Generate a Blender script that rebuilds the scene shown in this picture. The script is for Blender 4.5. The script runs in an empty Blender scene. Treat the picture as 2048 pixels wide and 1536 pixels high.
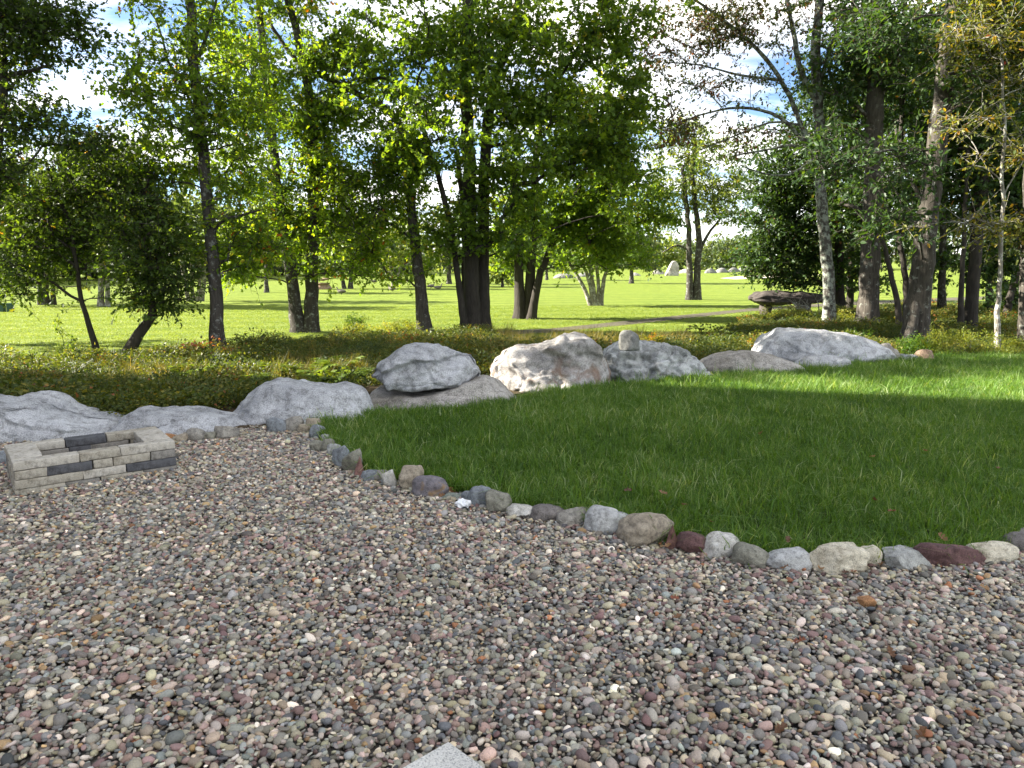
import bpy, bmesh, math, random
import numpy as np
from mathutils import Vector, Matrix, noise as mnoise

SC = bpy.context.scene
COL = SC.collection
R = math.radians
rng = np.random.default_rng(7)
random.seed(7)

# ------------------------------------------------------------------ camera
F, CX, CY, PITCH, CAMH = 1480.0, 1024.0, 768.0, R(9.5), 1.6
cam = bpy.data.cameras.new('camera')
cam.sensor_width = 36.0
cam.lens = 36.0 * F / 2048.0
cam.clip_start, cam.clip_end = 0.05, 3000
camo = bpy.data.objects.new('camera', cam)
camo.location = (0, 0, CAMH)
camo.rotation_euler = (R(90) - PITCH, 0, 0)
COL.objects.link(camo)
SC.camera = camo

# ------------------------------------------------------------------ light
SUN_EL, SUN_AZ = R(29), R(8)        # the sun stands to the left, a little in front of the viewer
SKY_STRENGTH, SUN_STRENGTH, EXPOSURE = 0.095, 5.0, 2.45
to_sun = Vector((-math.cos(SUN_EL) * math.cos(SUN_AZ), math.cos(SUN_EL) * math.sin(SUN_AZ), math.sin(SUN_EL)))
sun = bpy.data.lights.new('sun', 'SUN')
sun.energy = SUN_STRENGTH
sun.angle = R(0.55)
sun.color = (1.0, 0.93, 0.80)
suno = bpy.data.objects.new('sun', sun)
suno.rotation_euler = to_sun.to_track_quat('Z', 'Y').to_euler()
COL.objects.link(suno)

world = bpy.data.worlds.new('World')
SC.world = world
world.use_nodes = True
nt = world.node_tree
nt.nodes.clear()
N = nt.nodes.new
wo, bg, sky = N('ShaderNodeOutputWorld'), N('ShaderNodeBackground'), N('ShaderNodeTexSky')
sky.sky_type = 'NISHITA'
sky.sun_disc = False
sky.sun_elevation = SUN_EL
sky.sun_rotation = math.atan2(to_sun.x, to_sun.y)
sky.air_density, sky.dust_density, sky.ozone_density = 0.8, 0.4, 2.5
bg.inputs['Strength'].default_value = SKY_STRENGTH
tc, sep = N('ShaderNodeTexCoord'), N('ShaderNodeSeparateXYZ')
nt.links.new(tc.outputs['Generated'], sep.inputs[0])
zz = N('ShaderNodeMath'); zz.operation = 'ADD'; zz.inputs[1].default_value = 0.16
nt.links.new(sep.outputs['Z'], zz.inputs[0])
dx = N('ShaderNodeMath'); dx.operation = 'DIVIDE'
dy = N('ShaderNodeMath'); dy.operation = 'DIVIDE'
nt.links.new(sep.outputs['X'], dx.inputs[0]); nt.links.new(zz.outputs[0], dx.inputs[1])
nt.links.new(sep.outputs['Y'], dy.inputs[0]); nt.links.new(zz.outputs[0], dy.inputs[1])
cmb = N('ShaderNodeCombineXYZ')
nt.links.new(dx.outputs[0], cmb.inputs[0]); nt.links.new(dy.outputs[0], cmb.inputs[1])
cn = N('ShaderNodeTexNoise')
cn.inputs['Scale'].default_value = 1.35
cn.inputs['Detail'].default_value = 7
cn.inputs['Roughness'].default_value = 0.58
cn.inputs['Distortion'].default_value = 0.5
mp = N('ShaderNodeMapping'); mp.inputs['Scale'].default_value = (0.55, 1.0, 1.0); mp.inputs['Location'].default_value = (0.9, 0.3, 0)
nt.links.new(cmb.outputs[0], mp.inputs[0]); nt.links.new(mp.outputs[0], cn.inputs['Vector'])
cr = N('ShaderNodeValToRGB')
cr.color_ramp.elements[0].position, cr.color_ramp.elements[1].position = 0.42, 0.61
nt.links.new(cn.outputs['Fac'], cr.inputs[0])
mx = N('ShaderNodeMix'); mx.data_type = 'RGBA'
mx.inputs[7].default_value = (5.1, 4.95, 4.65, 1)
dm = N('ShaderNodeMix'); dm.data_type = 'RGBA'; dm.blend_type = 'MULTIPLY'; dm.inputs[0].default_value = 1.0; dm.inputs[7].default_value = (0.5, 0.52, 0.55, 1)
nt.links.new(sky.outputs[0], dm.inputs[6])
nt.links.new(cr.outputs[0], mx.inputs[0]); nt.links.new(dm.outputs[2], mx.inputs[6])
nt.links.new(mx.outputs[2], bg.inputs['Color']); nt.links.new(bg.outputs[0], wo.inputs[0])

vs = SC.view_settings
vs.view_transform, vs.look, vs.exposure, vs.gamma = 'Standard', 'None', EXPOSURE, 1.0
vs.use_curve_mapping = False
SC.render.engine = 'CYCLES'
cy = SC.cycles
cy.max_bounces, cy.diffuse_bounces, cy.glossy_bounces, cy.transmission_bounces, cy.transparent_max_bounces = 6, 3, 2, 4, 4
cy.sample_clamp_indirect = 4.0
cy.use_denoising = True
try:
    cy.denoiser = 'OPENIMAGEDENOISE'
    cy.denoising_prefilter = 'ACCURATE'
except Exception:
    pass

# ------------------------------------------------------------------ helpers
FWD = Vector((0, math.cos(PITCH), -math.sin(PITCH)))
UPV = Vector((0, math.sin(PITCH), math.cos(PITCH)))

def ray(x, y):
    return Vector(((x - CX) / F, 0, 0)) + UPV * (-(y - CY) / F) + FWD

def P(x, y, z=0.0):                       # where the sight line through a photo point meets the level z
    d = ray(x, y)
    return Vector((0, 0, CAMH)) + d * ((z - CAMH) / d.z)

def Q(x, y, Y):                           # the point on that line at distance Y
    d = ray(x, y)
    return Vector((0, 0, CAMH)) + d * (Y / d.y)

def mpp(Y):                               # metres per photo pixel at distance Y
    return Y / F

def tag(o, label=None, cat=None, group=None, kind=None):
    if label: o['label'] = label
    if cat: o['category'] = cat
    if group: o['group'] = group
    if kind: o['kind'] = kind
    return o

def empty(name, loc, rz=0.0):
    o = bpy.data.objects.new(name, None)
    o.location = loc
    o.rotation_euler = (0, 0, rz)
    o.empty_display_size = 0.1
    COL.objects.link(o)
    return o

def link(name, me, mat=None, parent=None, loc=(0, 0, 0)):
    o = bpy.data.objects.new(name, me)
    if mat is not None and not len(me.materials): me.materials.append(mat)
    o.parent = parent
    o.location = loc
    COL.objects.link(o)
    return o

def mesh_np(name, verts, loops, sizes, smooth=False, attrs=None):
    me = bpy.data.meshes.new(name)
    verts = np.ascontiguousarray(verts, dtype=np.float32)
    loops = np.ascontiguousarray(loops, dtype=np.int32).ravel()
    sizes = np.ascontiguousarray(sizes, dtype=np.int32)
    me.vertices.add(len(verts)); me.vertices.foreach_set('co', verts.ravel())
    me.loops.add(len(loops)); me.loops.foreach_set('vertex_index', loops)
    me.polygons.add(len(sizes))
    st = np.zeros(len(sizes), np.int32); st[1:] = np.cumsum(sizes)[:-1]
    me.polygons.foreach_set('loop_start', st)
    me.update(calc_edges=True)
    me.polygons.foreach_set('use_smooth', np.full(len(sizes), smooth, dtype=bool))
    for k, v in (attrs or {}).items():
        a = me.attributes.new(k, 'FLOAT', 'POINT')
        a.data.foreach_set('value', np.ascontiguousarray(v, dtype=np.float32))
    return me

class MB:                                  # collects polygons, builds one mesh
    def __init__(s): s.v, s.l, s.n, s.k, s.c = [], [], [], 0, []
    def add(s, v, l, n, c=None):
        v = np.asarray(v, dtype=np.float32)
        s.v.append(v); s.l.append(np.asarray(l, np.int32).ravel() + s.k); s.n.append(np.asarray(n, np.int32)); s.k += len(v)
        s.c.append(np.full(len(v), 0.5) if c is None else np.broadcast_to(c, (len(v),)))
    def mesh(s, name, smooth=False):
        return mesh_np(name, np.concatenate(s.v), np.concatenate(s.l), np.concatenate(s.n), smooth, {'tint': np.concatenate(s.c)})

def spline(pts, step):
    pts = [np.array(p, float) for p in pts]
    P_ = [2 * pts[0] - pts[1]] + pts + [2 * pts[-1] - pts[-2]]
    out = []
    for i in range(1, len(P_) - 2):
        a, b, c, d = P_[i - 1], P_[i], P_[i + 1], P_[i + 2]
        n = max(2, int(np.linalg.norm(c - b) / step))
        for t in np.arange(n) / n:
            out.append(0.5 * (2 * b + (c - a) * t + (2 * a - 5 * b + 4 * c - d) * t * t + (3 * b - a - 3 * c + d) * t ** 3))
    out.append(pts[-1])
    return np.array(out)

def tube(mb, pts, rad, sides=6, rough=0.0, cap=True, seed=0):
    pts = np.asarray(pts, float); n = len(pts)
    rad = np.broadcast_to(np.asarray(rad, float), (n,))
    t = np.gradient(pts, axis=0)
    t /= np.linalg.norm(t, axis=1)[:, None] + 1e-9
    ref = np.array([0.0, 1.0, 0.0]) if abs(t[:, 1]).max() < 0.93 else np.array([1.0, 0.1, 0.3])
    u = np.cross(t, ref); u /= np.linalg.norm(u, axis=1)[:, None] + 1e-9
    w = np.cross(t, u)
    a = np.linspace(0, 2 * np.pi, sides, endpoint=False)
    rr = np.repeat(rad[:, None], sides, 1)
    if rough:
        g = np.random.default_rng(seed)
        ph = g.uniform(0, 6.28, 4)
        s = np.arange(n)[:, None]
        rr = rr * (1 + rough * (np.sin(a * 2 + ph[0] + s * .10) + np.sin(a * 3 + ph[1] - s * .13) + .8 * np.sin(a * 5 + ph[2] + s * .21)) * .5
                   + rough * .5 * g.normal(size=(n, sides)))
    v = pts[:, None, :] + rr[:, :, None] * (u[:, None, :] * np.cos(a)[None, :, None] + w[:, None, :] * np.sin(a)[None, :, None])
    i = np.arange(n - 1)[:, None] * sides; j = np.arange(sides)[None, :]; j2 = (j + 1) % sides
    q = np.stack([i + j, i + j2, i + sides + j2, i + sides + j], -1).reshape(-1, 4)
    l, sz = [q.ravel()], [np.full(len(q), 4)]
    if cap:
        l.append(np.arange(sides) + (n - 1) * sides); sz.append(np.array([sides]))
    mb.add(v.reshape(-1, 3), np.concatenate(l), np.concatenate(sz))

def poly_in(pts, poly):
    x, y = pts[:, 0], pts[:, 1]
    poly = np.asarray(poly, float)
    r = np.zeros(len(pts), bool); j = len(poly) - 1
    for i in range(len(poly)):
        xi, yi = poly[i]; xj, yj = poly[j]
        c = ((yi > y) != (yj > y)) & (x < (xj - xi) * (y - yi) / (yj - yi + 1e-12) + xi)
        r ^= c; j = i
    return r

def in_view(pts, m=80, ymax=1536):        # only what the frame and a step beside it could show
    d = pts - np.array([0, 0, CAMH])
    dep = d @ np.array(FWD); up = d @ np.array(UPV)
    sx = CX + F * d[:, 0] / dep; sy = CY - F * up / dep
    return (dep > 0.3) & (sx > -m) & (sx < 2048 + m) & (sy < ymax + m)

# ------------------------------------------------------------------ materials
def mat(name):
    m = bpy.data.materials.new(name)
    m.use_nodes = True
    t = m.node_tree; t.nodes.clear()
    return m, t, t.nodes.new, t.links.new

def ramp(t, stops, interp='LINEAR'):
    r = t.nodes.new('ShaderNodeValToRGB')
    r.color_ramp.interpolation = interp
    e = r.color_ramp.elements
    while len(e) < len(stops): e.new(0.5)
    for k, (p, c) in enumerate(stops):
        e[k].position = p; e[k].color = (*c, 1) if len(c) == 3 else c
    return r

def nz(t, vec, scale, detail=4, rough=0.55, dist=0.0):
    n = t.nodes.new('ShaderNodeTexNoise')
    n.inputs['Scale'].default_value = scale; n.inputs['Detail'].default_value = detail
    n.inputs['Roughness'].default_value = rough; n.inputs['Distortion'].default_value = dist
    if vec is not None: t.links.new(vec, n.inputs['Vector'])
    return n

def mixc(t, fac, a, b, mode='MIX'):
    m = t.nodes.new('ShaderNodeMix'); m.data_type = 'RGBA'; m.blend_type = mode
    for sock, v in ((0, fac), (6, a), (7, b)):
        if isinstance(v, (int, float)): m.inputs[sock].default_value = v
        elif isinstance(v, (tuple, list)): m.inputs[sock].default_value = (*v, 1) if len(v) == 3 else v
        else: t.links.new(v, m.inputs[sock])
    return m.outputs[2]

def bump(t, h, strength, distance=0.02):
    b = t.nodes.new('ShaderNodeBump')
    b.inputs['Strength'].default_value = strength; b.inputs['Distance'].default_value = distance
    t.links.new(h, b.inputs['Height'])
    return b.outputs[0]

def finish(t, color, rough=0.8, normal=None, spec=0.3):
    b = t.nodes.new('ShaderNodeBsdfPrincipled'); o = t.nodes.new('ShaderNodeOutputMaterial')
    if isinstance(color, tuple): b.inputs['Base Color'].default_value = (*color, 1)
    else: t.links.new(color, b.inputs['Base Color'])
    if isinstance(rough, (int, float)): b.inputs['Roughness'].default_value = rough
    else: t.links.new(rough, b.inputs['Roughness'])
    b.inputs['Specular IOR Level'].default_value = spec
    if normal is not None: t.links.new(normal, b.inputs['Normal'])
    t.links.new(b.outputs[0], o.inputs[0])
    return b

def leaf_mat(name, stops, trans=0.45, instanced=False):
    m, t, n, l = mat(name)
    a = n('ShaderNodeAttribute'); a.attribute_name = 'tint'
    r = ramp(t, stops)
    if instanced:
        ai = n('ShaderNodeAttribute'); ai.attribute_name = 'tint'; ai.attribute_type = 'INSTANCER'
        ad = n('ShaderNodeMath'); ad.operation = 'ADD'
        l(a.outputs['Fac'], ad.inputs[0]); l(ai.outputs['Fac'], ad.inputs[1])
        sb = n('ShaderNodeMath'); sb.operation = 'SUBTRACT'; sb.inputs[1].default_value = 0.5
        l(ad.outputs[0], sb.inputs[0]); l(sb.outputs[0], r.inputs[0])
    else:
        l(a.outputs['Fac'], r.inputs[0])
    p = n('ShaderNodeBsdfPrincipled'); tr = n('ShaderNodeBsdfTranslucent'); mxs = n('ShaderNodeMixShader'); o = n('ShaderNodeOutputMaterial')
    p.inputs['Roughness'].default_value = 0.5; p.inputs['Specular IOR Level'].default_value = 0.35
    l(r.outputs[0], p.inputs['Base Color'])
    tcol = mixc(t, 1.0, r.outputs[0], (2.3, 2.0, 0.55), 'MULTIPLY')
    l(tcol, tr.inputs[0])
    mxs.inputs[0].default_value = trans
    l(p.outputs[0], mxs.inputs[1]); l(tr.outputs[0], mxs.inputs[2]); l(mxs.outputs[0], o.inputs[0])
    return m

def bark_mat(name, dark, light, lichen=0.0, lcol=(0.33, 0.36, 0.30), vs=1.0):
    m, t, n, l = mat(name)
    c = n('ShaderNodeTexCoord')
    mp = n('ShaderNodeMapping'); mp.inputs['Scale'].default_value = (26 * vs, 26 * vs, 4.0 * vs)
    l(c.outputs['Object'], mp.inputs[0])
    a = nz(t, mp.outputs[0], 1.0, 5, 0.65, 0.4)
    r = ramp(t, [(0.32, dark), (0.66, light)])
    l(a.outputs['Fac'], r.inputs[0])
    col = r.outputs[0]
    b2 = nz(t, c.outputs['Object'], 3.0, 4, 0.6)
    col = mixc(t, 0.35, col, mixc(t, b2.outputs['Fac'], (0.02, 0.017, 0.014), (0.13, 0.118, 0.10)))
    if lichen:
        b3 = nz(t, c.outputs['Object'], 9.0, 6, 0.7)
        rr = ramp(t, [(0.60 - lichen * .25, (0, 0, 0)), (0.68 - lichen * .2, (1, 1, 1))])
        l(b3.outputs['Fac'], rr.inputs[0])
        col = mixc(t, rr.outputs[0], col, lcol)
    finish(t, col, 0.9, bump(t, a.outputs['Fac'], 0.9, 0.03), 0.15)
    return m

def rock_mat(name, base, dark, speck=0.5, scale=1.0, stain=None, rough=0.85, bstr=0.6):
    m, t, n, l = mat(name)
    c = n('ShaderNodeTexCoord'); v = c.outputs['Object']
    big = nz(t, v, 2.2 * scale, 5, 0.6, 0.3)
    r = ramp(t, [(0.36, dark), (0.56, base), (0.8, tuple(min(1, x * 1.25) for x in base))])
    l(big.outputs['Fac'], r.inputs[0])
    col = r.outputs[0]
    fine = nz(t, v, 95 * scale, 2, 0.7)
    rf = ramp(t, [(0.40, (0.25, 0.25, 0.26)), (0.52, (1, 1, 1)), (0.66, (1.25, 1.25, 1.25))])
    l(fine.outputs['Fac'], rf.inputs[0])
    col = mixc(t, speck, col, rf.outputs[0], 'MULTIPLY')
    med = nz(t, v, 11 * scale, 6, 0.68)
    rm = ramp(t, [(0.36, (0.45, 0.44, 0.43)), (0.52, (1, 1, 1))])
    l(med.outputs['Fac'], rm.inputs[0])
    col = mixc(t, 0.75, col, rm.outputs[0], 'MULTIPLY')
    if stain:
        s1 = nz(t, v, 2.7 * scale, 4, 0.6, 0.8)
        rs = ramp(t, [(0.53, (0, 0, 0)), (0.66, (0.85, 0.85, 0.85))])
        l(s1.outputs['Fac'], rs.inputs[0])
        col = mixc(t, rs.outputs[0], col, stain)
    h = mixc(t, 0.35, med.outputs['Fac'], fine.outputs['Fac'])
    finish(t, col, rough, bump(t, h, bstr, 0.03 / scale), 0.25)
    return m

M = {}
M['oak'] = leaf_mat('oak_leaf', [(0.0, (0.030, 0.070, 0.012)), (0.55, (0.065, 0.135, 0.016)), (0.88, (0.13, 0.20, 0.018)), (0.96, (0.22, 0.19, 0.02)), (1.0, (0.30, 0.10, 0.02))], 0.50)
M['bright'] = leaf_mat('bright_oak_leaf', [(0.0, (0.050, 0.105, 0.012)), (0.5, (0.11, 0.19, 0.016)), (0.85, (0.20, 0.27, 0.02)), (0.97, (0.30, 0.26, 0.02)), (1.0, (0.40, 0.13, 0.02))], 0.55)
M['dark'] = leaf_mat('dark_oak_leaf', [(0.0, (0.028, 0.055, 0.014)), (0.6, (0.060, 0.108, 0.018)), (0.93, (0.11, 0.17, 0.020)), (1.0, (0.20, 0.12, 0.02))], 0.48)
M['maple'] = leaf_mat('maple_leaf', [(0.0, (0.042, 0.085, 0.016)), (0.5, (0.090, 0.160, 0.020)), (0.85, (0.16, 0.235, 0.024)), (1.0, (0.28, 0.25, 0.03))], 0.55)
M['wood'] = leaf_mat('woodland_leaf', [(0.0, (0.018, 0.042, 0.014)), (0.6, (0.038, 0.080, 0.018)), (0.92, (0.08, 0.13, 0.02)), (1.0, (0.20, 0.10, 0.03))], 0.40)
M['autumn'] = leaf_mat('turning_leaf', [(0.0, (0.06, 0.09, 0.018)), (0.45, (0.13, 0.14, 0.02)), (0.75, (0.26, 0.19, 0.02)), (0.93, (0.36, 0.13, 0.03)), (1.0, (0.35, 0.05, 0.03))], 0.45)
M['rusty'] = leaf_mat('rusty_leaf', [(0.0, (0.028, 0.052, 0.014)), (0.45, (0.06, 0.085, 0.018)), (0.72, (0.13, 0.06, 0.035)), (1.0, (0.16, 0.045, 0.035))], 0.40)
M['pale'] = leaf_mat('pale_leaf', [(0.0, (0.07, 0.11, 0.03)), (0.6, (0.14, 0.19, 0.05)), (1.0, (0.25, 0.26, 0.07))], 0.45)
M['far'] = leaf_mat('far_leaf', [(0.0, (0.045, 0.075, 0.040)), (0.6, (0.085, 0.125, 0.055)), (1.0, (0.17, 0.19, 0.07))], 0.40)
M['heath'] = leaf_mat('heath_leaf', [(0.0, (0.022, 0.045, 0.012)), (0.45, (0.060, 0.090, 0.018)), (0.75, (0.12, 0.135, 0.026)), (0.92, (0.24, 0.21, 0.04)), (1.0, (0.26, 0.09, 0.04))], 0.38, True)
M['fern'] = leaf_mat('fern_leaf', [(0.0, (0.05, 0.10, 0.02)), (1.0, (0.15, 0.21, 0.03))], 0.4)
M['blade'] = leaf_mat('grass_blade', [(0.0, (0.032, 0.076, 0.011)), (0.45, (0.078, 0.166, 0.020)), (0.78, (0.135, 0.230, 0.038)), (1.0, (0.32, 0.38, 0.20))], 0.38, True)
M['straw'] = leaf_mat('wild_grass_blade', [(0.0, (0.05, 0.07, 0.016)), (0.6, (0.13, 0.12, 0.03)), (1.0, (0.26, 0.19, 0.07))], 0.35, True)
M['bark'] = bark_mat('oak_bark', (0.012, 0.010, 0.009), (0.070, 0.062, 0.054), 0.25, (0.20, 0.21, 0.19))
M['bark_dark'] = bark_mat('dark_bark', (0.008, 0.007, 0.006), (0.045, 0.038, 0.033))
M['bark_grey'] = bark_mat('grey_furrowed_bark', (0.016, 0.014, 0.012), (0.11, 0.095, 0.080), 0.12, (0.24, 0.25, 0.22))
M['bark_lichen'] = bark_mat('lichened_bark', (0.025, 0.023, 0.020), (0.11, 0.10, 0.09), 0.55, (0.26, 0.285, 0.24))
M['bark_pale'] = bark_mat('pale_bark', (0.10, 0.09, 0.075), (0.34, 0.31, 0.26), 0.4, (0.42, 0.42, 0.38))

# ------------------------------------------------------------------ ground sheets
def sheet(name, poly, z, m, parent=None):
    bm = bmesh.new()
    f = bm.faces.new([bm.verts.new((x, y, z)) for x, y in poly])
    if f.normal.z < 0: f.normal_flip()
    bm.normal_update()
    if f.normal.z < 0: f.normal_flip()
    bmesh.ops.triangulate(bm, faces=bm.faces[:])
    me = bpy.data.meshes.new(name); bm.to_mesh(me); bm.free()
    o = link(name, me, m, parent)
    if parent is None: o['kind'] = 'structure'
    return o

# fairway: mown turf with faint mowing stripes
m, t, n, l = mat('fairway_turf')
c = n('ShaderNodeTexCoord'); v = c.outputs['Object']
w = n('ShaderNodeTexWave'); w.wave_type = 'BANDS'; w.bands_direction = 'Y'
w.inputs['Scale'].default_value = 0.20; w.inputs['Distortion'].default_value = 1.2; w.inputs['Detail'].default_value = 2
mp = n('ShaderNodeMapping'); mp.inputs['Rotation'].default_value = (0, 0, R(-9)); l(v, mp.inputs[0]); l(mp.outputs[0], w.inputs['Vector'])
b1 = nz(t, v, 0.22, 5, 0.65); b2 = nz(t, v, 2.2, 6, 0.75); b3 = nz(t, v, 40, 3, 0.7)
col = mixc(t, w.outputs['Fac'], (0.112, 0.172, 0.022), (0.200, 0.250, 0.044))
col = mixc(t, b1.outputs['Fac'], mixc(t, 0.35, col, (0.10, 0.17, 0.02)), mixc(t, 0.35, col, (0.24, 0.26, 0.045)))
r2 = ramp(t, [(0.3, (0.5, 0.58, 0.5)), (0.7, (1.3, 1.22, 1.25))]); l(b2.outputs['Fac'], r2.inputs[0])
col = mixc(t, 0.7, col, r2.outputs[0], 'MULTIPLY')
r3 = ramp(t, [(0.3, (0.6, 0.65, 0.6)), (0.7, (1.25, 1.22, 1.2))]); l(b3.outputs['Fac'], r3.inputs[0])
col = mixc(t, 0.6, col, r3.outputs[0], 'MULTIPLY')
finish(t, col, 0.9, bump(t, b3.outputs['Fac'], 0.8, 0.05), 0.1)
M['fairway'] = m
sheet('ground', [(-900, -60), (900, -60), (900, 1500), (-900, 1500)], -0.03, M['fairway'])

def soil(name, a, b, scale):
    m, t, n, l = mat(name)
    c = n('ShaderNodeTexCoord')
    q = nz(t, c.outputs['Object'], scale, 6, 0.7)
    r = ramp(t, [(0.3, a), (0.7, b)]); l(q.outputs['Fac'], r.inputs[0])
    finish(t, r.outputs[0], 0.95, bump(t, q.outputs['Fac'], 0.8, 0.04), 0.1)
    return m
M['soil'] = soil('leaf_litter_soil', (0.030, 0.022, 0.014), (0.10, 0.075, 0.045), 12)
M['grit'] = soil('grit_under_pebbles', (0.08, 0.072, 0.065), (0.20, 0.185, 0.165), 60)
M['turf'] = soil('turf_base', (0.02, 0.032, 0.008), (0.045, 0.07, 0.016), 30)
M['path'] = soil('worn_path', (0.065, 0.060, 0.042), (0.13, 0.118, 0.085), 9)
M['sand'] = soil('bunker_sand', (0.48, 0.42, 0.33), (0.62, 0.56, 0.46), 9)

# edging stones: x, y of the base centre in the photo, width, height, colour key, shape, label
STONES = [
 (553, 866, 34, 20, 'bluegrey', 0, 'greenish grey rounded stone ending the edging row under the wide grey boulder'),
 (586, 864, 34, 20, 'greytan', 0, 'plain grey tan edging stone next to the greenish end stone'),
 (606, 867, 20, 13, 'tan', 0, 'little tan stone wedged between two edging stones at the lawn tip'),
 (626, 864, 26, 20, 'tan', 0, 'tan rounded stone at the pointed tip of the lawn'),
 (634, 876, 26, 18, 'bluegrey', 0, 'grey stone just below the tan stone at the lawn tip'),
 (652, 889, 22, 13, 'palegrey', 0, 'small pale stone half hidden by overhanging lawn grass'),
 (637, 903, 30, 15, 'olive', 0, 'low olive stone on the gravel side near the lawn tip'),
 (656, 905, 22, 19, 'olive', 0, 'small upright olive stone under drooping lawn blades'),
 (668, 914, 28, 17, 'palegrey', 0, 'pale grey stone before the tilted grey pair in the edging'),
 (684, 935, 40, 30, 'bluegrey', 1, 'tilted blue grey stone leaning on an olive one in the edging'),
 (706, 945, 38, 32, 'olive', 1, 'tilted olive stone between the grey one and the red shard'),
 (717, 954, 22, 27, 'red', 2, 'small red brown shard beside the tilted olive stone'),
 (738, 962, 32, 15, 'bluegrey', 0, 'low slate grey stone after the small red shard'),
 (764, 962, 32, 14, 'greytan', 0, 'flat greyish stone set back in the grass beside the white one'),
 (781, 975, 28, 24, 'white', 1, 'small lumpy white edging stone with tufts of grass above'),
 (821, 980, 44, 32, 'tan', 0, 'tan grey stone wrapped by long grass next to the purple stone'),
 (861, 993, 66, 40, 'purple', 0, 'big purple grey stone with a rusty patch in the edging'),
 (901, 989, 13, 10, 'orange', 0, 'tiny orange stone behind the flat green slate'),
 (905, 1004, 54, 15, 'slate', 3, 'flat greenish slate lying past the big purple stone'),
 (938, 1006, 26, 16, 'bluegrey', 0, 'small blue grey stone squeezed beside the flat slate'),
 (962, 1015, 46, 28, 'bluegrey', 0, 'speckled blue grey egg shaped stone near the white paper scrap'),
 (996, 1026, 46, 28, 'olive', 0, 'olive grey stone with grass blades lying over it'),
 (1047, 1036, 54, 31, 'white', 1, 'white and tan streaked stone beside the smooth brown egg stone'),
 (1096, 1043, 62, 33, 'brown', 0, 'smooth brown grey egg shaped edging stone'),
 (1148, 1050, 62, 34, 'greytan', 1, 'dented grey tan stone next to the brown egg stone'),
 (1214, 1063, 78, 47, 'whitegrey', 0, 'large whitish grey granite egg in the edging'),
 (1294, 1086, 94, 56, 'tan', 0, 'largest tan sandstone sloping down to a red shard'),
 (1341, 1103, 28, 38, 'red', 2, 'upright red triangular shard against the tan sandstone'),
 (1384, 1107, 58, 47, 'darkred', 1, 'angular dark red brown edging stone'),
 (1443, 1115, 62, 47, 'white', 0, 'bright white round edging stone beside the dark red one'),
 (1504, 1134, 64, 42, 'olive', 0, 'smooth olive grey stone pushed out onto the gravel'),
 (1581, 1142, 86, 42, 'whitegrey', 0, 'blocky grey green granite stone beside the big cream one'),
 (1680, 1146, 102, 56, 'cream', 1, 'largest cream white edging stone with a notched top'),
 (1744, 1137, 38, 30, 'cream', 0, 'small cream stone tucked behind the big notched cream one'),
 (1811, 1144, 96, 44, 'palegrey', 1, 'grey speckled stone between the cream one and the red block'),
 (1904, 1138, 112, 47, 'darkred', 3, 'long dark red layered block in the edging'),
 (1994, 1130, 92, 40, 'cream', 0, 'cream stone next to the long dark red block'),
 (2040, 1106, 50, 42, 'brown', 0, 'brown grey stone beyond the cream one after the red block'),
 (2090, 1100, 80, 44, 'greytan', 0, 'grey tan stone continuing the edging past the brown one'),
 (336, 888, 24, 14, 'orange', 0, 'orange brown stone at the corner of the fire pit'),
 (359, 889, 26, 14, 'tan', 0, 'low tan stone beside the orange stone by the fire pit'),
 (389, 886, 34, 20, 'greytan', 0, 'grey tan stone in the short row behind the fire pit'),
 (418, 883, 25, 13, 'olive', 0, 'small olive stone between two larger ones behind the fire pit'),
 (454, 881, 38, 22, 'greytan', 1, 'tan wedge shaped stone under the low flat boulder'),
 (2, 930, 26, 18, 'bluegrey', 0, 'grey stone at the outer side of the fire pit'),
]
edge_px = [(s[0], s[1]) for s in STONES if s[0] > 620 and s[1] < 1200]
edge_px = [e for e in edge_px if e[0] not in (901, 764, 637, 1744, 606)]
edge = [P(x, y - 4) for x, y in sorted(edge_px, key=lambda e: e[0])]
front = [(p.x, p.y + (0.06 if p.y < 4.6 else 0.11)) for p in edge]
back_px = [(610, 852), (700, 838), (760, 832), (900, 824), (1020, 808), (1100, 790), (1300, 770), (1420, 758), (1600, 738), (1770, 726), (1900, 717), (2150, 716), (2500, 718)]
back = [(P(x, y).x, P(x, y).y) for x, y in back_px]
LAWN = front + [(6.0, 4.1), (14.0, 4.0), (16.0, 12.0)] + back[::-1]
GRAVEL = [(-9, -4), (9, -4), (9, 4.05), (6.0, 4.1)] + front[::-1] + [(P(*q).x, P(*q).y) for q in ((610, 852), (540, 850), (420, 868), (330, 880), (200, 888), (60, 886))] + [(-9, 6.6)]
HEATH = [(-14, 5.5)] + [(P(*q).x, P(*q).y) for q in ((-60, 832), (60, 832), (200, 842), (330, 836), (480, 815), (600, 806), (740, 770), (1000, 752), (1200, 735), (1420, 728), (1560, 705), (1780, 706), (1950, 712))] + [(14, 11.6), (30, 14), (30, 26), (16, 24.5)] \
    + [(P(*q).x, P(*q).y) for q in ((1790, 616), (1640, 630), (1500, 640), (1440, 672), (1290, 700), (1130, 705), (1010, 690), (950, 668), (860, 672), (700, 684), (560, 690), (430, 705), (300, 716), (200, 722), (60, 730), (-80, 735))] + [(-16, 12.5)]
gravel = sheet('gravel_bed', GRAVEL, 0.0, M['grit'])
lawn = sheet('lawn', LAWN, 0.035, M['turf'])
FRONT_SOIL = [(-14, 5.5)] + [(P(*q).x, P(*q).y) for q in ((-60, 880), (60, 876), (200, 876), (330, 866), (480, 838), (600, 835), (740, 812), (1000, 790), (1200, 762), (1420, 745), (1560, 728), (1780, 716), (1950, 712))]
SOIL = FRONT_SOIL + HEATH[14:]
sheet('heath_ground', SOIL, -0.015, M['soil'])
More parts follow.
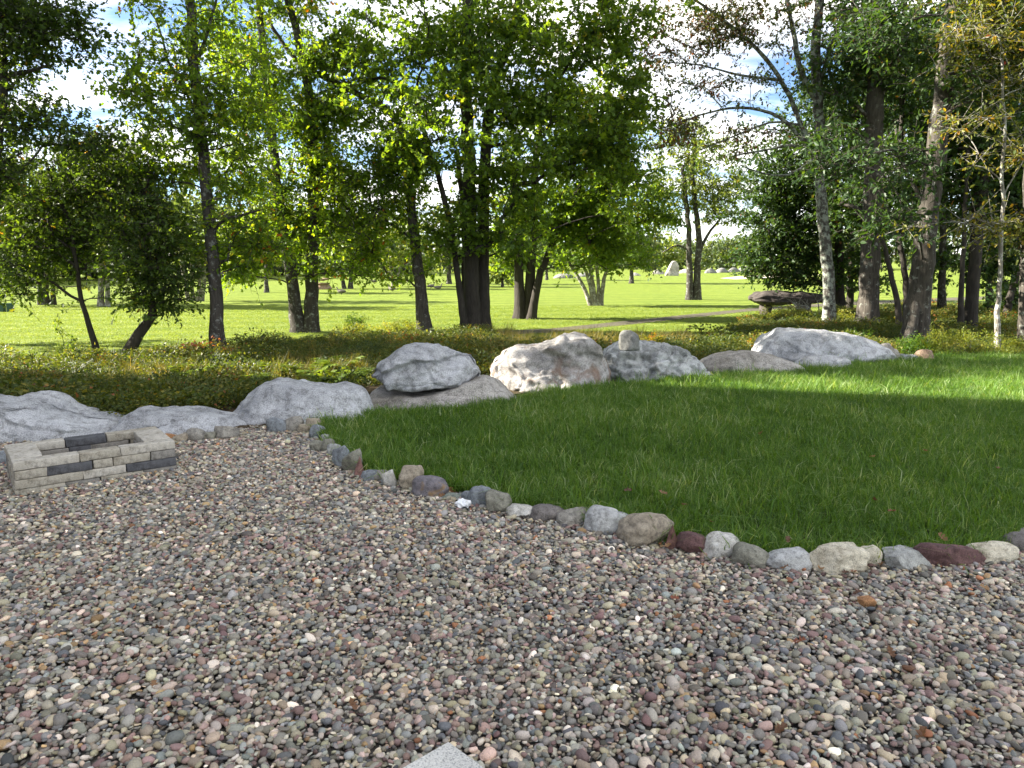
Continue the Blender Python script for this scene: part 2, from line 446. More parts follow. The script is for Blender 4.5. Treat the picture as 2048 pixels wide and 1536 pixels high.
pp = [P(*q) for q in ((985, 660), (1100, 655), (1250, 640), (1400, 625), (1500, 615), (1640, 606), (1760, 600), (1900, 594), (2200, 585))]
pq = [P(*q) for q in ((2200, 590), (1900, 600), (1760, 607), (1640, 612), (1500, 621), (1400, 632), (1250, 648), (1100, 663), (985, 668))]
sheet('path', [(p.x, p.y) for p in pp + pq], -0.025, M['path'])
bk = [(1440, 556), (1480, 552), (1540, 550), (1600, 547), (1640, 549), (1600, 553), (1520, 556), (1470, 558)]
sheet('bunker', [(P(*q).x, P(*q).y) for q in bk], -0.02, M['sand'])

# ------------------------------------------------------------------ unseen building added beside the yard to shade gravel and lawn
def box(mb, x0, x1, y0, y1, z0, z1):
    v = [(x, y, z) for z in (z0, z1) for x, y in ((x0, y0), (x1, y0), (x1, y1), (x0, y1))]
    f = [0, 3, 2, 1, 4, 5, 6, 7, 0, 1, 5, 4, 1, 2, 6, 5, 2, 3, 7, 6, 3, 0, 4, 7]
    mb.add(v, f, [4] * 6)
M['siding'] = rock_mat('timber_siding', (0.24, 0.20, 0.15), (0.19, 0.155, 0.115), 0.1, 0.6, None, 0.8, 0.2)
M['roofing'] = rock_mat('roof_shingle', (0.07, 0.065, 0.06), (0.045, 0.042, 0.04), 0.4, 1.0)
mg, tg, ng, lg = mat('window_glass'); finish(tg, (0.03, 0.04, 0.05), 0.06, None, 0.6); M['glass'] = mg
mw, tw, nw, lw = mat('white_frame'); finish(tw, (0.75, 0.74, 0.70), 0.5); M['white_paint'] = mw
HX0, HX1, HY0, HY1, HE, HR = -21.0, -11.5, -14.0, 10.5, 7.2, 12.6
shade_house = tag(empty('shade_house', (HX1, -2, -0.03)), 'tall timber clad building added out of view to shade the gravel yard', 'shade_house')
hx = (HX0 + HX1) / 2
def hb(name, fn, m, parent=shade_house):
    b = MB(); fn(b); o = link(name, b.mesh(name), m, parent)
    if parent is shade_house: o.location = -Vector((HX1, -2, -0.03))
    return o
def wall_fn(b):
    box(b, HX0, HX1, HY0, HY1, -0.3, HE)
    v = [(HX0, HY0, HE), (HX1, HY0, HE), (hx, HY0, HR - .15), (HX0, HY1, HE), (HX1, HY1, HE), (hx, HY1, HR - .15)]
    b.add(v, [0, 1, 2, 3, 5, 4, 1, 4, 5, 2, 0, 2, 5, 3], [3, 3, 4, 4])
    for k in range(36):
        z = 0.02 + k * 0.2
        box(b, HX1, HX1 + 0.018, HY0, HY1, z, z + 0.185)
        box(b, HX0, HX1 + 0.018, HY1, HY1 + 0.018, z, z + 0.185)
hb('wall', wall_fn, M['siding'])
def roof_fn(b):
    for s in (-1, 1):
        ex = hx + s * ((HX1 - HX0) / 2 + 0.5); ez = HE - 0.5 * (HR - HE) / ((HX1 - HX0) / 2)
        a, c_ = (ex, ez), (hx, HR)
        v = [(a[0], HY0 - .4, a[1]), (c_[0], HY0 - .4, c_[1]), (c_[0], HY1 + .4, c_[1]), (a[0], HY1 + .4, a[1])]
        v2 = [(x, y, z + .2) for x, y, z in v]
        b.add(v + v2, [0, 1, 2, 3, 7, 6, 5, 4, 0, 4, 5, 1, 1, 5, 6, 2, 2, 6, 7, 3, 3, 7, 4, 0], [4] * 6)
hb('roof', roof_fn, M['roofing'])
for k, (yy, z0) in enumerate([(y_, z_) for z_ in (1.0, 4.2) for y_ in (-11, -7, -3, 1, 5)]):
    def wf(b, yy=yy, z0=z0):
        for (a0, a1, c0, c1) in ((yy, yy + 1.3, z0, z0 + .1), (yy, yy + 1.3, z0 + 1.6, z0 + 1.7), (yy, yy + .1, z0 + .1, z0 + 1.6), (yy + 1.2, yy + 1.3, z0 + .1, z0 + 1.6), (yy + .6, yy + .66, z0 + .1, z0 + 1.6)):
            box(b, HX1 + .02, HX1 + .07, a0, a1, c0, c1)
    wo_ = hb('window', wf, M['white_paint'])
    hb('pane', lambda b, yy=yy, z0=z0: box(b, HX1 + .021, HX1 + .035, yy + .05, yy + 1.25, z0 + .05, z0 + 1.65), M['glass'], wo_)

# ------------------------------------------------------------------ scatter by geometry nodes
def proto_collection(name, objs):
    c = bpy.data.collections.new(name)
    for o in objs: c.objects.link(o)
    return c

def scatter(name, pos, rot, scl, idx, tint, coll, parent=None):
    me = bpy.data.meshes.new(name)
    n_ = len(pos)
    me.vertices.add(n_); me.vertices.foreach_set('co', np.ascontiguousarray(pos, np.float32).ravel())
    for k, v in (('rot', rot), ('scl', scl), ('tint', tint)):
        a = me.attributes.new(k, 'FLOAT_VECTOR', 'POINT'); a.data.foreach_set('vector', np.ascontiguousarray(v, np.float32).ravel())
    a = me.attributes.new('idx', 'INT', 'POINT'); a.data.foreach_set('value', np.ascontiguousarray(idx, np.int32))
    o = link(name, me, None, parent)
    g = bpy.data.node_groups.new(name + '_nodes', 'GeometryNodeTree')
    g.interface.new_socket('Geometry', in_out='INPUT', socket_type='NodeSocketGeometry')
    g.interface.new_socket('Geometry', in_out='OUTPUT', socket_type='NodeSocketGeometry')
    gi, go = g.nodes.new('NodeGroupInput'), g.nodes.new('NodeGroupOutput')
    ip, ci = g.nodes.new('GeometryNodeInstanceOnPoints'), g.nodes.new('GeometryNodeCollectionInfo')
    ci.inputs['Collection'].default_value = coll
    ci.inputs['Separate Children'].default_value = True
    ci.inputs['Reset Children'].default_value = True
    ip.inputs['Pick Instance'].default_value = True
    def na(nm, ty):
        x = g.nodes.new('GeometryNodeInputNamedAttribute'); x.data_type = ty; x.inputs['Name'].default_value = nm
        return x.outputs['Attribute']
    L = g.links.new
    L(gi.outputs[0], ip.inputs['Points']); L(ci.outputs[0], ip.inputs['Instance'])
    L(na('idx', 'INT'), ip.inputs['Instance Index']); L(na('rot', 'FLOAT_VECTOR'), ip.inputs['Rotation']); L(na('scl', 'FLOAT_VECTOR'), ip.inputs['Scale'])
    L(ip.outputs[0], go.inputs[0])
    md = o.modifiers.new('scatter', 'NODES'); md.node_group = g
    return o

# ------------------------------------------------------------------ stones and boulders
def ico(sub):
    bm = bmesh.new(); bmesh.ops.create_icosphere(bm, subdivisions=sub, radius=1.0)
    v = np.array([x.co[:] for x in bm.verts]); f = np.array([[q.index for q in p.verts] for p in bm.faces])
    bm.free(); return v, f
ICO = {k: ico(k) for k in (2, 3, 4, 5, 6)}

def fbm(v, scale, off, octv=3, ridged=False):
    out = np.empty(len(v))
    for i, p in enumerate(v):
        q = Vector((p[0] * scale + off[0], p[1] * scale + off[1], p[2] * scale + off[2]))
        s, a, fr = 0.0, 1.0, 1.0
        for _ in range(octv):
            x = mnoise.noise(q * fr)
            s += a * ((1 - abs(x) * 2) if ridged else x); a *= .5; fr *= 2.1
        out[i] = s
    return out

def stone_mesh(name, size, seed, sub=3, rough=0.12, shape=0):
    g = np.random.default_rng(seed)
    v, f = ICO[sub]; v = v.copy()
    p = 2.6 if shape == 0 else 3.6
    v /= (np.abs(v) ** p).sum(1)[:, None] ** (1 / p)
    off = g.uniform(-50, 50, 3)
    d = fbm(v, 0.9, off, 2)
    v *= (1 + rough * 1.6 * d)[:, None]
    if shape in (1, 2, 3, 4):
        for _ in range({3: 4, 4: 9}.get(shape, 8)):
            nrm = g.normal(size=3); nrm /= np.linalg.norm(nrm)
            lim = g.uniform(0.62, 0.95) if shape != 4 else g.uniform(.82, 1.0)
            ex = np.maximum(0, v @ nrm - lim); v -= ex[:, None] * nrm * .9
    if shape == 2:
        k = np.clip((v[:, 2] + 1) / 2, 0, 1); v[:, 0] *= (1.15 - .95 * k); v[:, 0] += .25 * k; v[:, 1] *= (1 - .6 * k)
    else:
        v[:, 0] += g.uniform(-.22, .22) * v[:, 2]
        v[:, 2] *= 1 + g.uniform(-.22, .22) * v[:, 0]
    if rough > .02: v *= (1 + rough * .28 * fbm(v, 3.6, off, 3))[:, None]
    v *= np.array(size) / 2
    return mesh_np(name, v, f, np.full(len(f), 3), True)

def palette_mat(name):                     # pebbles take their colour from the piece itself
    m, t, n, l = mat(name)
    a = n('ShaderNodeAttribute'); a.attribute_name = 'tint'; a.attribute_type = 'INSTANCER'
    c = n('ShaderNodeTexCoord')
    q = nz(t, c.outputs['Object'], 5.0, 5, 0.7, 0.4)
    r = ramp(t, [(0.30, (0.62, 0.6, 0.6)), (0.5, (1, 1, 1)), (0.72, (1.22, 1.2, 1.16))]); l(q.outputs['Fac'], r.inputs[0])
    col = mixc(t, 0.8, a.outputs['Color'], r.outputs[0], 'MULTIPLY')
    finish(t, col, 0.62, bump(t, q.outputs['Fac'], 0.25, 0.1), 0.35)
    return m
M['pebble'] = palette_mat('river_pebble')
pebs = []
for k in range(16):
    sh = 0 if k < 11 else (1 if k < 14 else 3)
    sz = (2.0, 2 * rng.uniform(.62, .85), 2 * rng.uniform(.38, .62)) if sh != 3 else (2.0, 1.3, .5)
    me = stone_mesh('pebble', sz, 100 + k, 2, 0.10, sh)
    me.materials.append(M['pebble'])
    pebs.append(bpy.data.objects.new('pebble_form', me))
peb_coll = proto_collection('pebble_forms', pebs)

PCOL = np.array([(0.33, 0.32, 0.29), (0.27, 0.265, 0.23), (0.22, 0.215, 0.205), (0.16, 0.165, 0.175), (0.105, 0.115, 0.13), (0.25, 0.18, 0.17), (0.17, 0.115, 0.115),
                 (0.40, 0.35, 0.27), (0.48, 0.44, 0.38), (0.60, 0.57, 0.52), (0.36, 0.25, 0.14), (0.30, 0.14, 0.075), (0.31, 0.30, 0.22), (0.36, 0.29, 0.27), (0.25, 0.27, 0.27), (0.13, 0.12, 0.11)])
PW = np.array([10, 12, 13, 9, 5, 8, 6, 8, 7, 2.6, 2.2, .6, 8, 6, 8, 5]); PW /= PW.sum()
_t, _l, _r = P(897, 1478, .052), P(800, 1538, .052), P(975, 1538, .052)
SLAB = [(_t.x, _t.y + .005), (_t + (_l - _t) * 4).xy[:], (_t + (_r - _t) * 4).xy[:]]
def pebble_field(sp, n_layers):
    out = []
    for ly in range(n_layers):
        gx, gy = np.meshgrid(np.arange(-6.6, 5.6, sp), np.arange(0.9, 8.2, sp))
        p = np.stack([gx.ravel(), gy.ravel(), np.zeros(gx.size)], 1)
        p[:, :2] += rng.uniform(-.75 * sp, .75 * sp, (len(p), 2))
        ok = poly_in(p, GRAVEL) & in_view(p, 420) & ~poly_in(p, SLAB)
        p = p[ok]; p[:, 2] = ly * 0.009
        out.append(p)
    return np.concatenate(out)
pos = pebble_field(0.0235, 2)
npb = len(pos)
# bed undulates a little, as raked stones do
pos[:, 2] += 0.012 + 0.012 * np.sin(pos[:, 0] * 2.1 + 1.3 * np.sin(pos[:, 1] * 1.7)) * np.sin(pos[:, 1] * 2.6 + .6) + rng.uniform(-.006, .006, npb)
L_ = np.clip(rng.lognormal(math.log(0.0124), 0.34, npb), 0.006, 0.028)
big = rng.random(npb) < 0.012; L_[big] *= 1.45
scl = np.stack([L_, L_ * rng.uniform(.85, 1.1, npb), L_ * rng.uniform(.75, 1.2, npb)], 1)
rot = np.stack([rng.normal(0, .30, npb), rng.normal(0, .30, npb), rng.uniform(0, 6.283, npb)], 1)
steep = rng.random(npb) < .07; rot[steep, 0] += rng.uniform(-1.1, 1.1, steep.sum())
tint = PCOL[rng.choice(len(PCOL), npb, p=PW)] * np.array([1.20, 1.12, 1.0]) * np.exp(rng.normal(0, .30, (npb, 1))) * rng.uniform(.95, 1.05, (npb, 3))
idx = rng.integers(0, 16, npb)
# the largest-looking pebbles are pieces of their own
dist = np.linalg.norm(pos - np.array([0, 0, CAMH]), axis=1)
vis = in_view(pos, -15, 1500)
score = np.where(vis, L_ / dist * (1 + .5 * (pos[:, 2] > .02)), 0)
top = np.argsort(-score)[:300]
keep = np.ones(npb, bool); keep[top] = False
st = scatter('pebbles', pos[keep], rot[keep], scl[keep], idx[keep], tint[keep], peb_coll, gravel)
st['kind'] = 'stuff'
for i in top:
    o = bpy.data.objects.new('pebble', pebs[idx[i]].data)
    o.location = pos[i] + (0, 0, 0.006); o.rotation_euler = rot[i]; o.scale = scl[i]
    o['tint'] = [float(q) for q in tint[i]]
    o.parent = gravel; COL.objects.link(o)

SCOL = {'bluegrey': ((0.24, 0.26, 0.275), (0.16, 0.17, 0.18), None), 'greytan': ((0.31, 0.29, 0.25), (0.21, 0.195, 0.17), None), 'tan': ((0.36, 0.31, 0.235), (0.25, 0.21, 0.155), (0.13, 0.11, 0.09)),
        'palegrey': ((0.40, 0.40, 0.37), (0.25, 0.25, 0.24), None), 'olive': ((0.26, 0.25, 0.20), (0.18, 0.175, 0.14), None), 'red': ((0.22, 0.12, 0.10), (0.15, 0.08, 0.07), None),
        'white': ((0.58, 0.56, 0.51), (0.40, 0.38, 0.33), None), 'purple': ((0.20, 0.18, 0.19), (0.14, 0.13, 0.14), (0.30, 0.19, 0.08)), 'orange': ((0.42, 0.22, 0.10), (0.30, 0.15, 0.07), None),
        'slate': ((0.24, 0.26, 0.22), (0.16, 0.18, 0.155), None), 'brown': ((0.20, 0.18, 0.165), (0.145, 0.13, 0.12), None), 'whitegrey': ((0.48, 0.48, 0.46), (0.33, 0.33, 0.32), None),
        'darkred': ((0.15, 0.085, 0.08), (0.10, 0.055, 0.053), None), 'cream': ((0.60, 0.55, 0.43), (0.42, 0.37, 0.27), None)}
for k, (b_, d_, s_) in SCOL.items(): M['st_' + k] = rock_mat('edging_stone_' + k, tuple(x * 1.2 for x in b_), tuple(x * 1.2 for x in d_), 0.6, 3.2, s_, 0.85, 0.7)
for k, (x, y, w_, h_, ck, sh, lab) in enumerate(STONES):
    p = P(x, y); s = mpp(p.y + .2) * 1.04
    W, H = w_ * s, h_ * s * (.84 if w_ > 48 else 1.2)
    me = stone_mesh('edging_stone', (W * 1.08, min(W * .85, H * 1.6) if sh != 2 else W * .6, H * 1.35), 300 + k, 5 if w_ > 40 else 4, 0.12 if sh == 0 else .16, sh if sh else (0 if k % 3 else 4))
    o = link('edging_stone', me, M['st_' + ck], None, (p.x, p.y + W * .16, H * (.42 if w_ > 48 else .5)))
    o.rotation_euler = (rng.normal(0, .1), rng.normal(0, .08), rng.normal(0, .18))
    tag(o, lab, 'stone', 'rounded stones edging the gravel')

def boulder(name, label, xs, ybase, top, depth, mats, seed, sub=5, lift=0.0, under=0.25, strata=0.0, crag=0.0, tilt=0.0, Y=None, cut=11, group='granite boulders along the yard', cat='boulder', ledge=None, rough=1.0):
    """xs: left and right photo x; top: outline heights in photo pixels above ybase along the width; under: how far it is sunk"""
    p = P((xs[0] + xs[1]) / 2, ybase, lift)
    Yc = (Y or p.y) + depth * .40
    s = mpp(Yc) * 1.01
    W = (xs[1] - xs[0]) * s * 1.05
    cxw = ((xs[0] + xs[1]) / 2 - CX) * s
    g = np.random.default_rng(seed)
    v, f = ICO[sub]; v = v.copy()
    pw = 4.6
    v /= (np.abs(v) ** pw).sum(1)[:, None] ** (1 / pw)
    off = g.uniform(-40, 40, 3)
    for _ in range(cut):                                     # broken faces towards the front and the ends
        nrm = g.normal(size=3) * (1, 1, .45); nrm /= np.linalg.norm(nrm)
        nrm[1] = -abs(nrm[1])
        lim = g.uniform(0.84, 1.06)
        ex = np.maximum(0, v @ nrm - lim); v -= ex[:, None] * nrm * .9
    tp = np.array([max(.03, Q((xs[0] + xs[1]) / 2, ybase - t_, Yc).z - lift) for t_ in top])
    H = np.interp(v[:, 0], np.linspace(-1, 1, len(tp)), tp)
    z = np.where(v[:, 2] > 0, v[:, 2] * H, v[:, 2] * under)
    yy = v[:, 1] + .34 * np.maximum(v[:, 2], 0) * np.clip(-v[:, 1], 0, 1)       # the front leans back
    q = np.stack([v[:, 0] * W / 2, yy * depth / 2, z], 1)
    nn = v / np.linalg.norm(v, axis=1)[:, None]
    k_ = min(1.0, W / 1.2)
    d = k_ * rough * (0.050 * fbm(q / k_, 2.3, off, 3) + 0.022 * fbm(q / k_, 8.0, off, 3))
    if strata:
        wv = q * np.array([.35, .35, 1.0]); wv[:, 2] += tilt * q[:, 0]
        d += strata * fbm(wv, 5.5, off, 3, True) * .5
    if crag:
        for i in range(len(q)):
            a_ = Vector(q[i] * 4.6 + off) + mnoise.noise_vector(Vector(q[i] * 5)) * .35
            dd_ = mnoise.voronoi(a_)[0]
            d[i] += crag * (min(.22, dd_[1] - dd_[0]) / .22 - .8)
        d += crag * .35 * fbm(q, 13, off, 2, True)
    q += nn * d[:, None] * np.array([.7, 1, .7])
    if W > .7:                                               # fracture blocks and joints
        for i in range(len(q)):
            a_ = Vector((q[i][0] * 1.9, q[i][1] * 1.9, q[i][2] * 3.4 + q[i][0] * .5)) + Vector(off) + mnoise.noise_vector(Vector(q[i] * 3.0)) * .22
            ds, ps = mnoise.voronoi(a_)
            h_ = math.sin(ps[0].x * 12.9898 + ps[0].y * 78.233 + ps[0].z * 37.7) * 43758.5453; h_ -= math.floor(h_)
            e_ = min(1.0, (ds[1] - ds[0]) / .07)
            q[i] += nn[i] * ((h_ - .5) * .055 * e_ - .030 * (1 - e_)) * np.array([.5, 1, .6])
    if ledge:
        for zf, sl, am in ledge:
            line = zf * tp.max() + sl * q[:, 0] + .03 * np.sin(q[:, 0] * 9 + seed)
            t_ = np.clip((q[:, 2] - line) / .035, 0, 1)
            q[:, 1] += np.where(nn[:, 1] < .2, (1 - t_) * am, 0)
            q[:, 0] -= np.sign(nn[:, 0]) * (1 - t_) * am * .5 * np.abs(nn[:, 0])
    me = mesh_np(name, q, f, np.full(len(f), 3), True)
    o = link(name, me, mats, None, (cxw, Yc, lift))
    tag(o, label, cat, group)
    return o

M['granite'] = rock_mat('pale_granite', (0.52, 0.525, 0.535), (0.33, 0.335, 0.345), 0.5, 1.0, None, 0.85, 0.9)
M['granite_rust'] = rock_mat('rusty_granite', (0.46, 0.44, 0.42), (0.26, 0.245, 0.23), 0.6, 1.0, (0.20, 0.125, 0.085), 0.85, 0.9)
M['granite_tan'] = rock_mat('tan_granite', (0.46, 0.43, 0.39), (0.28, 0.255, 0.22), 0.6, 1.0, None, 0.85, 0.9)
M['granite_crag'] = rock_mat('craggy_granite', (0.50, 0.51, 0.50), (0.22, 0.225, 0.22), 0.5, 1.6, None, 0.9, 1.0)
M['perched'] = rock_mat('grey_perched_rock', (0.22, 0.22, 0.205), (0.12, 0.12, 0.11), 0.5, 3.0)
M['dark_rock'] = rock_mat('dark_rock', (0.085, 0.072, 0.066), (0.045, 0.038, 0.035), 0.5, 1.4)
M['brown_rock'] = rock_mat('brown_rock', (0.36, 0.26, 0.185), (0.25, 0.17, 0.115), 0.4, 3.0)

boulder('boulder', 'broad pale boulder with a low shoulder behind the fire pit', (-190, 206), 886, [40, 78, 86, 84, 80, 88, 84, 58, 50, 40, 20], 1.15, M['granite'], 11, 6, strata=.015, ledge=[(.80, -.05, .05)])
boulder('boulder', 'low flat grey slab boulder next to the fire pit', (204, 474), 872, [22, 40, 46, 47, 46, 45, 46, 44, 38, 26], .75, M['granite'], 12, 5)
boulder('boulder', 'wide grey boulder with a smooth rounded back beside the lawn tip', (470, 732), 852, [34, 64, 82, 86, 84, 80, 76, 74, 80, 74, 36], .95, M['granite'], 13, 6, strata=.012)
boulder('boulder', 'tan footing boulder half buried under the ledged slab', (736, 1024), 818, [26, 44, 42, 40, 40, 42, 48, 58, 64, 58, 30], .95, M['granite_tan'], 14, 5, Y=8.0)
boulder('boulder', 'ledged grey slab boulder resting on a tan footing rock', (742, 960), 776, [26, 44, 62, 78, 86, 88, 84, 70, 64, 62, 30], .95, M['granite'], 15, 6, lift=.26, under=.12, strata=.06, tilt=-.28, Y=8.1, ledge=[(.50, .17, .09)])
boulder('boulder', 'rust streaked boulder with a humped back', (986, 1214), 780, [48, 76, 86, 84, 84, 90, 102, 108, 108, 92, 46], 1.0, M['granite_rust'], 16, 6, strata=.08, tilt=.25, ledge=[(.70, -.12, .05)])
boulder('boulder', 'craggy knobbly whitish boulder with a small rock on top', (1200, 1412), 762, [44, 66, 76, 80, 78, 76, 74, 68, 58, 44, 24], .95, M['granite_crag'], 17, 6, crag=.075)
boulder('rock', 'small grey blocky rock perched on the craggy boulder', (1237, 1277), 689, [24, 28, 28, 25, 21], .24, M['perched'], 18, 4, lift=.49, under=.03, Y=9.35, group='small loose rocks', cat='rock')
boulder('boulder', 'low tan grey boulder between the craggy one and the large one', (1396, 1606), 752, [18, 36, 44, 47, 48, 47, 45, 42, 34, 18], .8, M['granite_tan'], 19, 5)
boulder('boulder', 'largest smooth pale boulder at the edge of the woods', (1514, 1772), 732, [30, 56, 72, 74, 68, 64, 62, 60, 54, 42, 20], 1.25, M['granite'], 20, 6, strata=.03)
boulder('boulder', 'thin white ledge of rock in front of the largest boulder', (1592, 1700), 735, [10, 19, 22, 22, 20, 12], .4, M['granite'], 21, 4, Y=10.6)
boulder('rock', 'upright tan rock at the end of the largest boulder', (1754, 1799), 728, [26, 40, 42, 32, 30, 20], .34, M['granite_tan'], 22, 4, group='small loose rocks', cat='rock')
boulder('rock', 'flat pale rock lying between two tan rocks', (1793, 1838), 728, [14, 20, 19, 18, 12], .3, M['granite'], 23, 4, group='small loose rocks', cat='rock')
boulder('rock', 'rounded rusty brown rock at the lawn edge by the woods', (1829, 1867), 728, [16, 26, 29, 28, 16], .3, M['brown_rock'], 24, 4, group='small loose rocks', cat='rock')
boulder('rock', 'small flat stone in the grass under the ledged slab', (888, 912), 806, [4, 7, 7, 4], .12, M['granite_tan'], 25, 3, group='small loose rocks', cat='rock')
boulder('soil_mound', 'low mound of dark soil against the flat slab boulder', (330, 540), 870, [4, 10, 16, 14, 12, 14, 16, 16, 10, 4], .4, M['soil'], 26, 5, Y=6.85, group=None, cat='soil mound', cut=0)

# stone slab bench by the path
Yb = 22.5
bench = tag(empty('stone_bench', (Q(1572, 622, Yb).x, Yb, -0.03)), 'rough dark stone slab on two stone feet beside the path', 'bench')
sb = mpp(Yb)
v, f = ICO[5]; v = v / (np.abs(v) ** 4).sum(1)[:, None] ** .25
q = v * np.array([146 * sb / 2, .55, .165]); nn = v / np.linalg.norm(v, axis=1)[:, None]
q[:, 2] *= np.interp(q[:, 0], [-1.1, -.8, 1.1], [.75, 1.1, .9])
q += nn * (.06 * fbm(q, 2.2, (3, 9, 1), 3) + .05 * (fbm(q * np.array([.5, .5, 1.5]), 5, (8, 2, 4), 2, True) - .7))[:, None]
link('slab', mesh_np('slab', q, f, np.full(len(f), 3), True), M['dark_rock'], bench, (0, 0, .50))
for xx, ww in ((-.62, .34), (.55, .42)):
    link('foot', stone_mesh('foot', (ww, .6, .62), int(abs(xx) * 100), 3, .14, 1), M['dark_rock'], bench, (xx, 0, .2))

# ------------------------------------------------------------------ fire pit of stacked blocks
fl_, fr_ = P(30, 989, .03), P(354, 937, .03)
FX, FY, FA, FL, FD = fl_.x, fl_.y, math.atan2(fr_.y - fl_.y, fr_.x - fl_.x), (fr_ - fl_).length, 0.64
pit = tag(empty('fire_pit', (FX, FY, 0), FA), 'rectangular fire pit of stacked tan and charcoal stone blocks', 'fire pit')
M['block_tan'] = rock_mat('tan_block', (0.45, 0.41, 0.335), (0.36, 0.32, 0.25), 0.35, 2.5, None, 0.85, 0.35)
M['block_pale'] = rock_mat('pale_block', (0.54, 0.50, 0.43), (0.44, 0.40, 0.33), 0.3, 2.5, None, 0.85, 0.35)
M['block_dark'] = rock_mat('charcoal_block', (0.115, 0.115, 0.122), (0.08, 0.08, 0.086), 0.3, 2.5, None, 0.8, 0.35)
M['block_mid'] = rock_mat('grey_block', (0.29, 0.27, 0.24), (0.21, 0.195, 0.17), 0.35, 2.5, None, 0.85, 0.35)
def block_mesh(dx_, dy_, dz_, seed):
    g = np.random.default_rng(seed)
    bm = bmesh.new(); bmesh.ops.create_cube(bm, size=1.0)
    for vv in bm.verts: vv.co = Vector((vv.co.x * dx_, vv.co.y * dy_, vv.co.z * dz_))
    bmesh.ops.bevel(bm, geom=bm.edges[:] , offset=.006, segments=2, affect='EDGES', profile=.6)
    bmesh.ops.subdivide_edges(bm, edges=[e for e in bm.edges if e.calc_length() > .09], cuts=3, use_grid_fill=True)
    o_ = Vector(g.uniform(-20, 20, 3))
    for vv in bm.verts:
        vv.co += Vector((mnoise.noise(vv.co * 13 + o_), mnoise.noise(vv.co * 13 + o_ * 2), mnoise.noise(vv.co * 11 - o_) * .5)) * .0055
    for ff in bm.faces: ff.smooth = True
    me = bpy.data.meshes.new('block'); bm.to_mesh(me); bm.free()
    return me
CH, TW, TS = 0.064, 0.108, 0.19
kb = 0
def block(x0, x1, y0, y1, zc, mk):
    global kb
    kb += 1
    ga = .0035
    o = link('block', block_mesh(x1 - x0 - ga, y1 - y0 - ga, CH - .003, 900 + kb), M['block_' + mk], pit, ((x0 + x1) / 2 + rng.normal(0, .003), (y0 + y1) / 2 + rng.normal(0, .003), zc))
    o.rotation_euler = (0, 0, rng.normal(0, .008))
z0s = [-0.006, 0.058, 0.122, 0.186]
rows_front = [
    [(0, .30, 'tan'), (.30, .52, 'mid'), (.52, .80, 'tan'), (.80, FL, 'mid')],
    [(0, .41, 'tan'), (.41, .69, 'pale'), (.69, FL, 'dark')],
    [(0, .20, 'tan'), (.20, .48, 'dark'), (.48, .61, 'tan'), (.61, .86, 'tan'), (.86, FL, 'mid')],
    [(0, .40, 'pale'), (.40, .66, 'tan'), (.66, FL, 'pale')]]
rows_back = [
    [(0, .35, 'tan'), (.35, .7, 'mid'), (.7, FL, 'tan')],
    [(0, .28, 'mid'), (.28, .6, 'tan'), (.6, FL, 'dark')],
    [(0, .40, 'mid'), (.40, .55, 'dark'), (.55, .82, 'mid'), (.82, FL, 'tan')],
    [(0, .38, 'pale'), (.38, .66, 'dark'), (.66, FL, 'tan')]]
for k, z in enumerate(z0s):
    zc = z + CH / 2
    for a, b_, mk in rows_front[k]: block(a, b_, 0, TW, zc, mk)
    for a, b_, mk in rows_back[k]: block(a, b_, FD - TW, FD, zc, mk)
    sp = [(TW, FD - TW, 'pale')] if k == 3 else [(TW, .37, 'tan'), (.37, FD - TW, 'mid')]
    for a, b_, mk in sp:
        block(0, TS, a, b_, zc, mk); block(FL - TS, FL, a, b_, zc, 'pale' if k == 3 else mk)

# ------------------------------------------------------------------ paving slab corner, paper scrap, orange pebble
tipz = .052
a0, a1, a2 = P(897, 1481, tipz), P(800, 1538, tipz), P(975, 1538, tipz)
d1 = (a1 - a0).normalized(); d2 = (a2 - a0).normalized()
ang = math.atan2(d2.y, d2.x)
dd = Vector((math.cos(ang), math.sin(ang), 0)); de = Vector((dd.y, -dd.x, 0))
if de.dot(d1) < 0: de = -de
m, t, n, l = mat('speckled_concrete')
c = n('ShaderNodeTexCoord'); a = nz(t, c.outputs['Object'], 160, 2, .7); b = nz(t, c.outputs['Object'], 4, 5, .6)
r = ramp(t, [(0.36, (0.32, 0.32, 0.30)), (0.46, (0.62, 0.60, 0.55)), (0.7, (0.74, 0.72, 0.66))]); l(a.outputs['Fac'], r.inputs[0])
rb = ramp(t, [(0.3, (0.82, 0.82, 0.82)), (0.7, (1, 1, 1))]); l(b.outputs['Fac'], rb.inputs[0])
finish(t, mixc(t, 1, r.outputs[0], rb.outputs[0], 'MULTIPLY'), .85, bump(t, a.outputs['Fac'], .35, .01), .25)
M['concrete'] = m
bm = bmesh.new(); bmesh.ops.create_cube(bm, size=1)
for vv in bm.verts: vv.co = Vector((vv.co.x * 1.2, vv.co.y * 1.2, vv.co.z * .07))
bmesh.ops.bevel(bm, geom=bm.edges[:], offset=.005, segments=3, affect='EDGES')
me = bpy.data.meshes.new('paving_slab'); bm.to_mesh(me); bm.free()
cen = a0 + dd * .6 + de * .6
o = link('paving_slab', me, M['concrete'], None, (cen.x, cen.y, tipz - .035)); o.rotation_euler = (0, 0, ang)
tag(o, 'corner of a pale speckled concrete paving slab in the gravel', 'paving slab')

